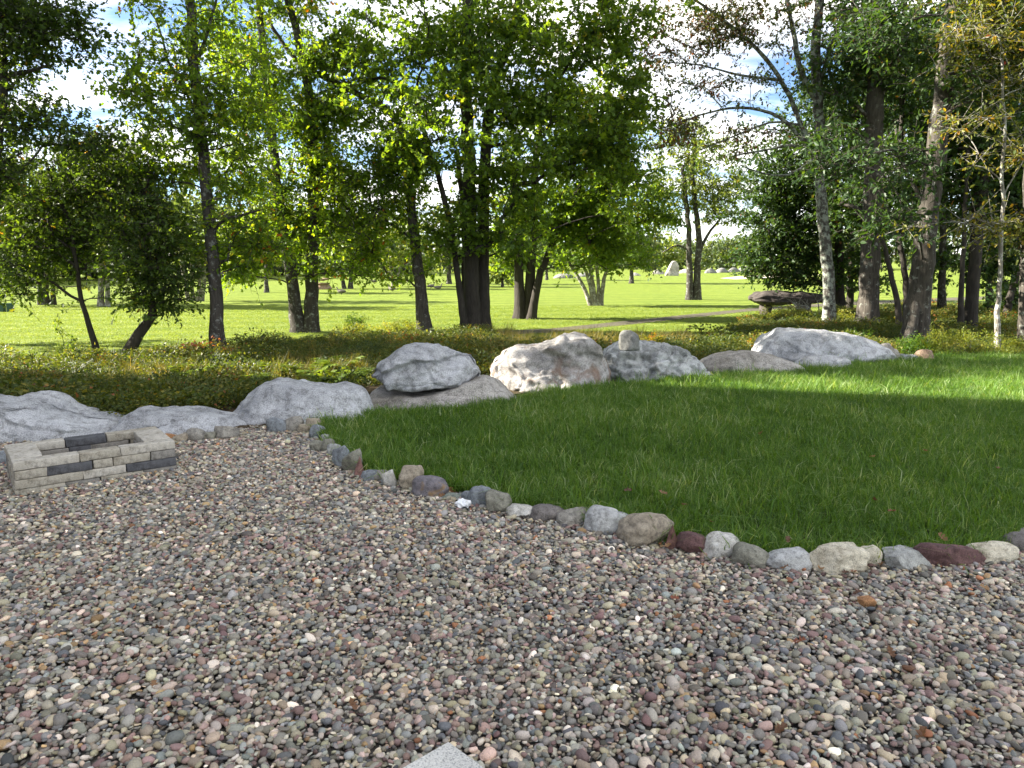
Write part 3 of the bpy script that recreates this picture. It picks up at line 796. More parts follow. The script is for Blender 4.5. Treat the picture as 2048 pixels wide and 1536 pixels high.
mp_, tp_, np_, lp_ = mat('white_tissue'); finish(tp_, (0.82, 0.83, 0.84), .9); M['tissue'] = mp_
v, f = ICO[3]; q = v * np.array([.042, .03, .022]); q += v * (.022 * (fbm(q, 32, (1, 5, 2), 2, True) - .5))[:, None]
p = P(926, 1021)
o = link('paper_scrap', mesh_np('paper_scrap', q, f, np.full(len(f), 3), False), M['tissue'], None, (p.x, p.y, .045)); tag(o, 'crumpled scrap of white paper lying on the gravel', 'paper')
p = P(1731, 1221)
o = link('stone', stone_mesh('stone', (.085, .06, .05), 77, 3, .1, 1), M['st_orange'], None, (p.x, p.y, .045)); tag(o, 'single rusty orange pebble lying out in the gravel', 'stone')

# fallen leaves
M['dead'] = leaf_mat('dead_leaf', [(0.0, (0.09, 0.045, 0.028)), (0.5, (0.17, 0.085, 0.045)), (0.8, (0.30, 0.18, 0.09)), (1, (0.22, 0.05, 0.035))], .2)
OUT = [(0, 0), (.12, .06), (.3, .26), (.40, .12), (.55, .34), (.66, .15), (.84, .24), (1, 0)]
def dead_leaf(seed):
    g = np.random.default_rng(seed)
    mid = [(x, 0) for x, _ in OUT]
    vv = []; tnt = g.random()
    for x, y in OUT + [(x, -y) for x, y in OUT] + mid:
        vv.append((x - .5, y, .9 * y * y * 2 + .35 * (x - .5) ** 2 + .05 * math.sin(9 * x + seed) + g.normal(0, .015)))
    n_ = len(OUT); fs = []
    for i in range(n_ - 1):
        fs += [2 * n_ + i, 2 * n_ + i + 1, i + 1, i, 2 * n_ + i, n_ + i, n_ + i + 1, 2 * n_ + i + 1]
    return mesh_np('fallen_leaf', np.array(vv), fs, [4] * (2 * (n_ - 1)), False, {'tint': np.full(len(vv), tnt)})
dl = [dead_leaf(k) for k in range(8)]
for me in dl: me.materials.append(M['dead'])
LEAVES = [(548, 1300), (706, 1428), (880, 1066), (893, 1072), (915, 1078), (1240, 1062), (1470, 1102), (1467, 1112), (1553, 1142), (1568, 1150), (1625, 1145), (1690, 1160), (1706, 1158), (1640, 1150), (1885, 1140), (1760, 1142),
          (1870, 1136), (2020, 1070), (2036, 1058), (1955, 1083), (1357, 1092), (1335, 1105), (770, 965), (885, 1002), (1410, 1362), (1842, 1490), (1560, 1480), (1715, 1200), (1350, 1212), (1965, 1190), (1352, 1252), (310, 1390), (1150, 1325), (1780, 1322), (1700, 1340), (315, 1275), (1600, 1300), (1950, 1440)]
for k, (x, y) in enumerate(LEAVES):
    p = P(x, y)
    o = link('fallen_leaf', dl[k % 8], None, None, (p.x, p.y, .04)); s = rng.uniform(.04, .066)
    o.scale = (s, s, s); o.rotation_euler = (rng.normal(0, .3), rng.normal(0, .3), rng.uniform(0, 6.28))
    tag(o, 'curled reddish brown fallen leaf lying on the pebbles', 'leaf', 'fallen leaves on the gravel')
for k, (x, y) in enumerate([(1325, 990), (1367, 1014), (1422, 1048), (1748, 1003), (1783, 1027), (1745, 917), (1520, 870), (1885, 1080), (1850, 905), (1995, 940), (1576, 1085), (1255, 985)]):
    p = P(x, y, .1)
    o = link('fallen_leaf', dl[k % 8], None, None, (p.x, p.y, .115)); s = rng.uniform(.045, .07)
    o.scale = (s, s, s); o.rotation_euler = (rng.normal(0, .5), rng.normal(0, .5), rng.uniform(0, 6.28))
    tag(o, 'dry brown fallen leaf caught in the lawn grass', 'leaf', 'fallen leaves on the lawn')

# ------------------------------------------------------------------ lawn grass
def tuft_mesh(name, nb, rad, hlo, hhi, wlo, whi, lean, seed):
    g = np.random.default_rng(seed)
    V, Lp, T = [], [], []
    for k in range(nb):
        a = g.uniform(0, 6.283); r_ = rad * math.sqrt(g.random())
        b = np.array([r_ * math.cos(a), r_ * math.sin(a), -.005])
        h = g.uniform(hlo, hhi); w_ = g.uniform(wlo, whi)
        da = g.uniform(0, 6.283); ln = abs(g.normal(0, lean)) + .12
        dv = np.array([math.cos(da), math.sin(da), 0]); sd = np.array([-dv[1], dv[0], 0]) * w_ * .5
        tw = g.normal(0, .8); sd = sd * math.cos(tw) + dv * w_ * .5 * math.sin(tw)
        p1 = b + np.array([0, 0, h * .5]) + dv * h * ln * .28
        p2 = b + np.array([0, 0, h * (1 - .35 * min(1.3, ln) ** 2)]) + dv * h * ln
        i = len(V) * 1
        V += [b - sd, b + sd, p1 + sd * .8, p1 - sd * .8, p2]
        Lp += [i, i + 1, i + 2, i + 3, i + 3, i + 2, i + 4]
        c_ = np.clip(g.normal(.48, .20) + (.4 if g.random() < .07 else 0), 0, 1); T += [c_] * 5
    return mesh_np(name, np.array(V), Lp, [4, 3] * nb, True, {'tint': T})
tufts = []
for k in range(10):
    me = tuft_mesh('grass_tuft', 44, .066, .040, .108, .003, .0066, .75, 40 + k); me.materials.append(M['blade'])
    tufts.append(bpy.data.objects.new('grass_tuft_form', me))
for k in range(4):
    me = tuft_mesh('grass_tuft', 9, .07, .10, .20, .004, .008, 1.0, 60 + k); me.materials.append(M['blade'])
    tufts.append(bpy.data.objects.new('grass_tuft_form', me))
tuft_coll = proto_collection('grass_tuft_forms', tufts)
sp = .068
gx, gy = np.meshgrid(np.arange(-3.2, 14.0, sp), np.arange(3.2, 13.0, sp))
p = np.stack([gx.ravel(), gy.ravel(), np.full(gx.size, .035)], 1); p[:, :2] += rng.uniform(-.6 * sp, .6 * sp, (len(p), 2))
p = p[poly_in(p, LAWN) & in_view(p, 330)]
far = np.clip((p[:, 1] - 5.5) / 6, 0, 1); keep = rng.random(len(p)) > far * .35; p = p[keep]; far = far[keep]
ng_ = len(p)
patch = np.array([mnoise.noise(Vector((x * .9, y * .9, 3))) + .6 * mnoise.noise(Vector((x * 3.1, y * 3.1, 8))) for x, y, _ in p])
s_ = (rng.uniform(.8, 1.2, ng_) + .18 * patch) * (1 + .12 * far)
scl = np.stack([s_ * (1 + .3 * far), s_ * (1 + .3 * far), s_ * rng.uniform(.85, 1.15, ng_)], 1)
rot = np.stack([rng.normal(0, .12, ng_) + .12 * patch, rng.normal(0, .12, ng_), rng.uniform(0, 6.28, ng_)], 1)
tn = np.clip(.5 + .22 * patch + rng.normal(0, .08, ng_), 0, 1)
fe = np.array(front); ep = []
for a_, b_ in zip(fe[:-1], fe[1:]):
    for t_ in np.arange(0, 1, .035 / max(.05, np.linalg.norm(b_ - a_))):
        q_ = a_ + (b_ - a_) * t_; ep.append((q_[0] + rng.normal(0, .02), q_[1] + rng.uniform(.01, .07), .03))
ep = np.array(ep); ne = len(ep)
p = np.concatenate([p, ep]); ng_ = len(p)
rot = np.concatenate([rot, np.stack([rng.uniform(.1, .6, ne), rng.normal(0, .2, ne), rng.normal(0, .7, ne)], 1)])
scl = np.concatenate([scl, np.repeat(rng.uniform(.7, 1.35, ne)[:, None], 3, 1)]); tn = np.concatenate([tn, rng.uniform(.3, .7, ne)])
gi_ = rng.integers(0, 10, ng_)
ls = rng.random(ng_) < .09; gi_[ls] = rng.integers(10, 14, ls.sum()); tn[ls] += rng.uniform(0, .35, ls.sum())
o = scatter('lawn_grass', p, rot, scl, gi_, np.repeat(tn[:, None], 3, 1), tuft_coll)
tag(o, 'lush long green lawn grass behind the stone edging', 'grass', None, 'stuff')

M['fair_blade'] = leaf_mat('fairway_blade', [(0.0, (0.105, 0.165, 0.022)), (0.5, (0.15, 0.21, 0.032)), (1.0, (0.20, 0.25, 0.055))], 0.3, True)
ft = []
for k in range(5):
    me = tuft_mesh('turf_tuft', 30, .13, .012, .034, .006, .012, .7, 170 + k); me.materials.append(M['fair_blade'])
    ft.append(bpy.data.objects.new('turf_tuft_form', me))
ft_coll = proto_collection('turf_tuft_forms', ft)
sp = .17
gx, gy = np.meshgrid(np.arange(-20, 18, sp), np.arange(10.5, 27, sp))
p = np.stack([gx.ravel(), gy.ravel(), np.full(gx.size, -.03)], 1); p[:, :2] += rng.uniform(-.6 * sp, .6 * sp, (len(p), 2))
pathp = [(q.x, q.y) for q in pp + pq]
p = p[~poly_in(p, HEATH) & ~poly_in(p, SOIL) & ~poly_in(p, LAWN) & ~poly_in(p, pathp) & in_view(p, 250)]
nf = len(p); s_ = rng.uniform(.7, 1.2, nf)
o = scatter('fairway_grass', p, np.stack([rng.normal(0, .1, nf), rng.normal(0, .1, nf), rng.uniform(0, 6.28, nf)], 1), np.repeat(s_[:, None], 3, 1), rng.integers(0, 5, nf), np.repeat(np.clip(rng.normal(.5, .12, nf), 0, 1)[:, None], 3, 1), ft_coll)
tag(o, 'short mown turf on the nearer fairway', 'grass', None, 'stuff')

# ------------------------------------------------------------------ leaf builder
def half(pts):
    return pts
LEAF = {
    'oak': ([(0, 0), (.32, .30), (.44, .12), (.70, .30), (1, 0)], .10),
    'maple': ([(0, 0), (.16, .44), (.42, .20), (.62, .36), (1, 0)], .10),
    'oval': ([(0, 0), (.35, .21), (.72, .17), (1, 0)], .12),
    'card': ([(0, 0), (.5, .42), (1, 0)], .16)}
def leaves(mb, pos, dirs, nrm, size, kind, tint):
    out, fold = LEAF[kind]
    k = len(out); side = np.cross(nrm, dirs); side /= np.linalg.norm(side, axis=1)[:, None] + 1e-9
    nn = np.cross(dirs, side)
    T = [(x, y, fold * abs(y) * 2.2 - .10 * x * x) for x, y in out] + [(x, -y, fold * abs(y) * 2.2 - .10 * x * x) for x, y in out[1:-1]]
    T = np.array(T)
    v = pos[:, None, :] + size[:, None, None] * (T[None, :, 0:1] * dirs[:, None, :] + T[None, :, 1:2] * side[:, None, :] + T[None, :, 2:3] * nn[:, None, :])
    m_ = len(T)
    fa = list(range(k)); fb = [0] + [k - 1] + [k + i for i in range(k - 3, -1, -1)]
    base = (np.arange(len(pos)) * m_)[:, None]
    l_ = np.concatenate([base + np.array(fa)[None], base + np.array(fb)[None]], 1)
    mb.add(v.reshape(-1, 3), l_.ravel(), np.full(len(pos) * 2, k), np.repeat(tint, m_))

def unit(a): return a / (np.linalg.norm(a, axis=1)[:, None] + 1e-9)

def foliage(mb, tw, C, g, nt_, nl, rad, size, kind, flat=.55, droop=.25, tbias=None):
    """C: clump centres; twigs leave each centre and carry leaves along them"""
    n_ = len(C)
    d = g.normal(size=(n_ * nt_, 3)); d[:, 2] = d[:, 2] * flat + .10
    d = unit(d)
    ln = rad * g.uniform(.45, 1.15, n_ * nt_)
    base = np.repeat(C, nt_, 0) + d * ln[:, None] * .08
    if tw is not None:
        side = unit(np.cross(d, np.array([.1, .2, 1.0]))); up = np.cross(side, d)
        tri = np.stack([side, -side * .5 + up * .87, -side * .5 - up * .87], 1) * .0035
        end = base + d * ln[:, None]
        v = np.concatenate([base[:, None] + tri * 1.3, end[:, None] + tri * .6], 1)
        b_ = (np.arange(len(d)) * 6)[:, None]
        fq = np.array([0, 1, 4, 3, 1, 2, 5, 4, 2, 0, 3, 5])
        tw.add(v.reshape(-1, 3), (b_ + fq[None]).ravel(), np.full(len(d) * 3, 4))
    tt = (np.arange(nl) + .6) / nl
    m_ = len(d)
    pos = base[:, None] + d[:, None] * (ln[:, None, None] * (tt[None, :, None] * .95 + g.uniform(-.05, .05, (m_, nl, 1))))
    dirs = d[:, None] * .5 + g.normal(0, .62, (m_, nl, 3)); dirs[..., 2] -= droop
    nrm = g.normal(0, .55, (m_, nl, 3)); nrm[..., 2] += .8
    pos = pos.reshape(-1, 3) + g.normal(0, .02, (m_ * nl, 3))
    dirs = unit(dirs.reshape(-1, 3)); nrm = unit(nrm.reshape(-1, 3))
    sz = size * (.85 if tw is not None else 1.0) * g.uniform(.6, 1.2, len(pos))
    ct = np.repeat(g.normal(0, .13, n_), nt_ * nl)
    tint = np.clip(.48 + ct + g.normal(0, .15, len(pos)) + (0 if tbias is None else np.repeat(tbias, nt_ * nl)), 0, 1)
    leaves(mb, pos, dirs, nrm, sz, kind, tint)

def tree(label, Y, stems, blobs, bark='bark', leaf='oak', kind='oak', size=.125, nt_=8, nl=7, crad=.62, dens=1.03, seed=1, name='tree', limbmat=None, group=None, base=None, cat='tree', gap=.0, lr=.0042, twigs=True, tb=0.0):
    """stems: [(points (x, y, dY) in photo px, radius px bottom, radius px top)], blobs: (x, y, dY, rx, ry, n clumps[, depth])"""
    if leaf == 'wood' and bark == 'bark_dark': dens *= 1.12
    g = np.random.default_rng(seed)
    s = mpp(Y)
    p0 = Q(stems[0][0][0][0], stems[0][0][0][1], Y)
    org = Vector((p0.x, Y, -0.03))
    root = tag(empty(name, org), label, cat, group)
    O = np.array(org)
    tb_ = MB(); nodes = []; par_ok = []
    for k, (pts, r0, r1) in enumerate(stems):
        W = [np.array(Q(q[0], q[1], Y + (q[2] if len(q) > 2 else 0))) - O for q in pts]
        if k == 0 or W[0][2] < .6: W[0][2] = min(W[0][2], -.08)
        sp_ = spline(W, .22)
        n_ = len(sp_)
        sp_[1:-1, :2] += g.normal(0, .010, (n_ - 2, 2))
        rr = np.linspace(r0, r1, n_) * s * .84
        hh = sp_[:, 2] - sp_[0, 2]
        if W[0][2] < .5: rr = rr * (1 + .55 * np.exp(-hh / .28) + .12 * np.exp(-hh / 1.0))
        tube(tb_, sp_, rr, 14 if r0 * s > .10 else 9, .07, True, seed + k)
        for i in range(n_):
            if hh[i] > .5: nodes.append((sp_[i], rr[i]))
    link('trunk', tb_.mesh('trunk', True), M[bark], root)
    NP = [a for a, _ in nodes]; par = [-1] * len(NP); cnt = [0] * len(NP); nst = len(NP)
    C, TB = [], []
    for bl in blobs:
        x, y, dY, rx, ry, nc = bl[:6]
        c0 = np.array(Q(x, y, Y + dY)) - O
        dp = bl[6] if len(bl) > 6 else min(rx, ry) * s * .95
        nc = int(nc * dens)
        u_ = g.normal(size=(nc * 3, 3)); u_ = unit(u_) * (g.random((nc * 3, 1)) ** .45) * (1 + .22 * g.exponential(1.0, (nc * 3, 1)) * (g.random((nc * 3, 1)) < .4))
        c = c0 + u_ * np.array([rx * s, dp, ry * s])
        if gap:
            nzv = np.array([mnoise.noise(Vector(q * .85) + Vector((seed * 3.1, 0, 0))) for q in c])
            c = c[nzv > gap - .5]
        c = c[c[:, 2] > .5][:nc]
        C.append(c)
    C = np.concatenate(C) if C else np.zeros((0, 3))
    if len(C):
        SN = np.array(NP)
        dmin = np.min(np.linalg.norm(C[:, None] - SN[None], axis=2), axis=1)
        C = C[np.argsort(dmin)]
        arr = np.zeros((nst + len(C) * 5, 3)); arr[:nst] = SN; na = nst; br = []
        for c in C:
            A = arr[:na]
            d = c - A
            dist_ = np.sqrt((d * d).sum(1)); hor = np.sqrt(d[:, 0] ** 2 + d[:, 1] ** 2)
            cost = dist_ + 1.6 * np.maximum(0, A[:, 2] - (c[2] - .30 * hor))
            i = int(np.argmin(cost))
            a = arr[i]; L = dist_[i]
            ids = [i]; prev = i
            mid = (a + c) / 2 + np.array([0, 0, .10 * L]) + g.normal(0, .07 * L, 3)
            for tt in (.25, .5, .75, 1.0):
                q = (1 - tt) ** 2 * a + 2 * tt * (1 - tt) * mid + tt * tt * c + g.normal(0, .012, 3) * (tt < 1)
                arr[na] = q; par.append(prev); cnt.append(0); prev = na; ids.append(na); na += 1
            br.append(ids)
        cnt = np.zeros(na)
        for ids in br:
            k = ids[-1]
            while k >= nst:
                cnt[k] += 1; k = par[k]
        lb = MB()
        for ids in br:
            pts = arr[ids]; rr = lr * np.maximum(cnt[ids], 1) ** .52 + .001
            rr[0] = rr[1] * 1.08
            tube(lb, pts, rr, 5 if rr[1] > .02 else 4, 0, False)
        cb = MB()
        foliage(cb, lb if twigs else None, C, g, nt_, nl, crad, size, kind, tbias=np.full(len(C), tb))
        link('branches', lb.mesh('branches', True), M[limbmat or bark], root)
        o = link('crown', cb.mesh('crown'), M[leaf], root); o['kind'] = 'stuff'
    return root

# ------------------------------------------------------------------ trees beyond the boulders
BACK = 'trees between the yard and the fairway'
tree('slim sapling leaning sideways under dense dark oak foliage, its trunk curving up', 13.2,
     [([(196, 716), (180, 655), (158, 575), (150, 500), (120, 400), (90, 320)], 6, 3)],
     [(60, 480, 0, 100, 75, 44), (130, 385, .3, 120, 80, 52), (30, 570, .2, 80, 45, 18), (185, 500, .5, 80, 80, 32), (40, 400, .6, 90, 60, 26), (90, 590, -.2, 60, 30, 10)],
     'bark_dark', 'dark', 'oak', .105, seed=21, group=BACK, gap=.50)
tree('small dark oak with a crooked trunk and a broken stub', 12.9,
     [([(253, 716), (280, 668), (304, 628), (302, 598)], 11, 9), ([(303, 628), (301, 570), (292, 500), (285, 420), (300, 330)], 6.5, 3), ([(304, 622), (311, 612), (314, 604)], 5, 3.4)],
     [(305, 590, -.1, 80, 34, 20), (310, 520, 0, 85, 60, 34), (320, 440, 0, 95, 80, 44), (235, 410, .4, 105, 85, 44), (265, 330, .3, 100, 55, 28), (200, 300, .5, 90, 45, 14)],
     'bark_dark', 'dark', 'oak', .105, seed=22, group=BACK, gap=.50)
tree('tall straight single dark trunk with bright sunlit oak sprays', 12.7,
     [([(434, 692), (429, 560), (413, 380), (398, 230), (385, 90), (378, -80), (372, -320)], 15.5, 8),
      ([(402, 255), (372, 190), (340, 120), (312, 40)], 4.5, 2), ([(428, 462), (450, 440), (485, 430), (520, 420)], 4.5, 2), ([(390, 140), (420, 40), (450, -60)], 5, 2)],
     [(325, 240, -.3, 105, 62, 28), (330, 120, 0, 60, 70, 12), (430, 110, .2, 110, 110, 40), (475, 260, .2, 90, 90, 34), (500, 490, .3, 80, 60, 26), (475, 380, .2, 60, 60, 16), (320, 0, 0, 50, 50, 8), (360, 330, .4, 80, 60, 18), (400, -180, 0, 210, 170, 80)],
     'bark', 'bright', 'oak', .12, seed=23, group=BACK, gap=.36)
tree('pair of grey trunks joined at the base in a V with bright oak leaves', 17.0,
     [([(598, 667), (585, 570), (571, 470), (556, 380), (545, 280), (535, 180), (520, 20), (510, -150)], 15, 6),
      ([(622, 667), (624, 560), (627, 450), (628, 330), (618, 200), (600, 90), (575, -20), (560, -200)], 15, 6), ([(575, 490), (540, 450), (500, 420)], 5, 2)],
     [(535, 480, 0, 95, 55, 46), (600, 420, .2, 70, 60, 28), (520, 330, 0, 90, 80, 40), (650, 300, .2, 80, 90, 44), (560, 180, 0, 110, 90, 56), (520, 60, 0, 120, 90, 50), (690, 470, .3, 75, 60, 34), (700, 545, -.3, 90, 18, 12), (490, 545, -.2, 50, 24, 9), (650, 110, .2, 80, 80, 30), (560, -140, 0, 220, 130, 80)],
     'bark', 'bright', 'oak', .125, seed=24, group=BACK, gap=.42)
tree('single grey trunk leaning towards the V shaped pair beside the stout clustered trunks', 17.2,
     [([(850, 664), (843, 600), (831, 500), (821, 400), (812, 310), (785, 230), (690, 175), (600, 125), (535, 40)], 14, 4)],
     [(760, 420, -.3, 115, 80, 66), (715, 330, -.3, 100, 80, 52), (800, 520, .2, 85, 45, 28), (690, 225, 0, 100, 70, 42), (780, 310, -.4, 90, 80, 46)],
     'bark_grey', 'bright', 'oak', .125, seed=25, group=BACK, gap=.42)
tree('big maple of stout dark clustered trunks with a wide dense crown', 17.1,
     [([(944, 667), (943, 560), (940, 430), (936, 300), (930, 180), (935, 50), (940, -220)], 19, 10),
      ([(966, 667, .25), (966, 560, .3), (967, 430, .3), (970, 320, .3), (985, 180, .3), (1030, 40, .2), (1055, -150, 0)], 17, 7),
      ([(932, 664, -.25), (921, 600, -.3), (911, 520, -.4), (900, 440, -.5), (880, 370, -.6), (858, 300, -.6), (830, 200, -.4)], 8, 4),
      ([(928, 660, .1), (930, 560, .2), (928, 430, .3), (915, 300, .4)], 9, 5)],
     [(760, 130, 0, 150, 120, 120), (900, 70, -.5, 150, 110, 110), (1060, 110, -.3, 150, 120, 120), (890, 270, -.8, 160, 95, 110), (1050, 290, -.6, 140, 105, 105), (1180, 200, 0, 120, 130, 100), (1010, 470, -.3, 90, 60, 36), (860, 440, -.4, 90, 70, 36), (1170, 350, .3, 110, 80, 60), (1240, 290, .3, 80, 105, 50), (1225, 80, .2, 95, 110, 70), (960, -160, 0, 340, 150, 170, 2.6)],
     'bark_dark', 'maple', 'maple', .13, seed=26, group=BACK, limbmat='bark_dark', gap=.46, dens=.66)
tree('three trunked maple on a flared root mound out on the grass', 21.0,
     [([(1040, 640), (1039, 560), (1036, 470), (1030, 400), (1025, 330)], 12.5, 7), ([(1058, 640), (1060, 560), (1064, 480), (1068, 400), (1075, 300), (1085, 200)], 12.5, 6), ([(1062, 630, -.2), (1077, 560, -.2), (1100, 500), (1130, 430), (1160, 370)], 9, 5)],
     [(1050, 490, 0, 80, 55, 50), (1150, 460, 0, 110, 75, 90), (1200, 380, 0, 130, 85, 120), (1100, 380, .3, 110, 75, 80), (1270, 420, .2, 75, 80, 54), (1220, 510, .3, 80, 38, 32), (1005, 430, 0, 60, 55, 30), (1150, 260, 0, 150, 90, 90)],
     'bark_dark', 'maple', 'maple', .135, seed=27, group='trees standing on the mown grass', gap=.40, nt_=7, dens=.72)
tree('clump of five slender pale stems fanning out from one base', 27.0,
     [([(1184, 611), (1165, 570), (1140, 530), (1108, 488)], 5, 3), ([(1187, 612), (1178, 560), (1162, 520), (1150, 470)], 4.5, 3), ([(1191, 612), (1185, 560), (1174, 500), (1168, 450)], 5, 3), ([(1197, 612), (1196, 560), (1190, 500), (1195, 440)], 4.5, 3), ([(1201, 611), (1206, 570), (1216, 530), (1224, 480)], 5, 3)],
     [(1145, 495, 0, 65, 36, 34), (1212, 500, 0, 65, 36, 36), (1180, 445, 0, 95, 48, 60), (1250, 470, 0, 50, 48, 22)],
     'bark_pale', 'maple', 'maple', .15, seed=28, group='trees standing on the mown grass', nt_=6)
tree('two close upright trunks with thin pale green crown beyond the path', 31.0,
     [([(1380, 594), (1379, 540), (1377, 460), (1372, 400), (1365, 330)], 7.5, 4), ([(1394, 597), (1395, 530), (1398, 480), (1392, 420), (1385, 350), (1390, 280)], 8, 4), ([(1398, 505), (1415, 470), (1440, 438)], 4.5, 2.5), ([(1378, 500), (1355, 490), (1325, 505)], 2.5, 1.2)],
     [(1390, 395, 0, 70, 45, 34), (1350, 345, 0, 60, 50, 30), (1415, 330, 0, 75, 60, 40), (1380, 285, 0, 70, 45, 34), (1335, 450, 0, 45, 22, 10), (1455, 425, 0, 45, 32, 16), (1445, 375, 0, 55, 50, 22), (1310, 400, 0, 40, 40, 12)],
     'bark', 'pale', 'oak', .17, seed=29, group='trees standing on the mown grass', nt_=7, nl=6, gap=.2)

WOODS = 'trees of the wood beside the lawn'
tree('slim lichen spotted trunk with long bare boughs reaching over the grass', 17.7,
     [([(1657, 664), (1656, 560), (1646, 450), (1640, 350), (1637, 220), (1632, 100), (1640, 0), (1646, -200)], 14, 8),
      ([(1641, 345), (1612, 275), (1580, 195), (1545, 135), (1500, 85), (1440, 35), (1390, 0)], 7, 2.6), ([(1636, 205), (1603, 150), (1590, 80), (1570, -10)], 7, 4),
      ([(1622, 300), (1560, 235), (1480, 215), (1400, 230), (1345, 250)], 5, 1.5), ([(1641, 330), (1590, 292), (1530, 300), (1465, 312)], 4.5, 1.5), ([(1637, 180), (1660, 100), (1690, 10)], 5.5, 3),
      ([(1560, 160), (1480, 150), (1400, 130), (1330, 125)], 3.5, 1.2), ([(1600, 250), (1540, 245), (1450, 280), (1400, 300)], 3, 1.2), ([(1640, 310), (1575, 350), (1520, 345), (1480, 330)], 3.5, 1.2), ([(1640, 270), (1680, 230), (1720, 235)], 4, 2)],
     [(1360, 70, 0, 90, 60, 24), (1450, 50, 0, 90, 55, 26), (1540, 50, 0, 80, 50, 22), (1330, 150, 0, 70, 45, 14), (1420, 195, 0, 90, 50, 14), (1370, 260, 0, 80, 40, 13), (1490, 275, 0, 70, 30, 8), (1540, 160, 0, 60, 40, 6), (1500, -150, 0, 250, 130, 56)],
     'bark_lichen', 'rusty', 'oak', .11, seed=31, group=WOODS, nl=6, gap=.2)
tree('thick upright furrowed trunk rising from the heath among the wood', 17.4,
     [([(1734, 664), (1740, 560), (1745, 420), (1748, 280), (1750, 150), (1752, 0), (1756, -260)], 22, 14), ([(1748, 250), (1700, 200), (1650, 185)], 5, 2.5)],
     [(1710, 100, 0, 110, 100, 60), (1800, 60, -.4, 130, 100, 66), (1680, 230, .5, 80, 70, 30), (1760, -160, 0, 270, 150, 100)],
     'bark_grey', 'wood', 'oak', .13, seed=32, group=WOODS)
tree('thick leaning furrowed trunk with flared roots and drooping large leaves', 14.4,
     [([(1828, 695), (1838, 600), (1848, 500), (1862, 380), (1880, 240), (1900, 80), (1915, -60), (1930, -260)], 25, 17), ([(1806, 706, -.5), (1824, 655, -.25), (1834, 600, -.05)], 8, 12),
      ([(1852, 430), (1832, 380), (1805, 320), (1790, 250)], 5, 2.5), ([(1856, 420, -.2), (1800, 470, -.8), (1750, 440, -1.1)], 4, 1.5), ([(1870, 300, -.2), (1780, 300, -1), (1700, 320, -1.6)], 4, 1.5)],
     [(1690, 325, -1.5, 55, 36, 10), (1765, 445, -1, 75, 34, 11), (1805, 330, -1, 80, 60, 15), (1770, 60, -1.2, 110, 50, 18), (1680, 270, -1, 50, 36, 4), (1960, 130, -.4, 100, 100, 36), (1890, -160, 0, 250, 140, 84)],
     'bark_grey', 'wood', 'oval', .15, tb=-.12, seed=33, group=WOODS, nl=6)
tree('dense low branched maple at the edge of the wood above the stone bench', 23.0,
     [([(1678, 622), (1679, 540), (1676, 450), (1670, 330), (1665, 180)], 11, 6)],
     [(1565, 440, 0, 95, 60, 76), (1555, 520, 0, 80, 50, 66), (1560, 360, 0, 80, 60, 56), (1640, 390, 0, 110, 80, 90), (1700, 500, 0, 90, 70, 56), (1610, 560, -.3, 80, 22, 22), (1640, 280, 0, 100, 80, 60), (1700, 200, 0, 110, 90, 60)],
     'bark_dark', 'wood', 'maple', .13, seed=34, group=WOODS, nt_=7)
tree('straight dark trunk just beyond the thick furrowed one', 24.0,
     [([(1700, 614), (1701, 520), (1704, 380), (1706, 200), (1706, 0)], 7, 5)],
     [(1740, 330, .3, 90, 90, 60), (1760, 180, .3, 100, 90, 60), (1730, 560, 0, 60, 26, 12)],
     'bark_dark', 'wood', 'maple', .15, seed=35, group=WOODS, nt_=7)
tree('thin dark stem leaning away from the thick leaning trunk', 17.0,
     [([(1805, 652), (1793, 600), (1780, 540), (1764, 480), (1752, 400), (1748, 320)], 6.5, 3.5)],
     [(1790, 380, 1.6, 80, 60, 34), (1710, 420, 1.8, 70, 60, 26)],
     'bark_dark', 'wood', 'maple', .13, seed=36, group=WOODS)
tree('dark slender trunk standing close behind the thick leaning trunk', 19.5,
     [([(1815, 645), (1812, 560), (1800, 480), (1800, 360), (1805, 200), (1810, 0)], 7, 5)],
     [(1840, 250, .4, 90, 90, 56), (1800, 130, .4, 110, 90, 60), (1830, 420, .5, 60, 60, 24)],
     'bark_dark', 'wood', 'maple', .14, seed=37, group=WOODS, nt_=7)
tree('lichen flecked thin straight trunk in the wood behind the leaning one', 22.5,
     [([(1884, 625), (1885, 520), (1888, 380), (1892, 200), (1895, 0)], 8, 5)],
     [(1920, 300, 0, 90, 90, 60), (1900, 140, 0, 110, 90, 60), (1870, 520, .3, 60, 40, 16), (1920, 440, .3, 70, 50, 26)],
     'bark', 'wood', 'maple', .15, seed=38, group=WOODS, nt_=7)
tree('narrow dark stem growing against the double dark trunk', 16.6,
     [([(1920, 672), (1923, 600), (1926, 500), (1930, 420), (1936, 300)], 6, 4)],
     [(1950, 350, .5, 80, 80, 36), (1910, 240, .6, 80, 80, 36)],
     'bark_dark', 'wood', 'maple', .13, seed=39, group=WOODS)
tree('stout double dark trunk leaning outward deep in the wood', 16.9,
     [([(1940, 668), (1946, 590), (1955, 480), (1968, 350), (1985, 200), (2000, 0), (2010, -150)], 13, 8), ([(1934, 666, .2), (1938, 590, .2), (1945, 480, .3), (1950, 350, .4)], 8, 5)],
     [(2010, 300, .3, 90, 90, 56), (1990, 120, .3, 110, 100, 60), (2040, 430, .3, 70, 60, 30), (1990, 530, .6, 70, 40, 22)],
     'bark_dark', 'wood', 'maple', .135, seed=40, group=WOODS)
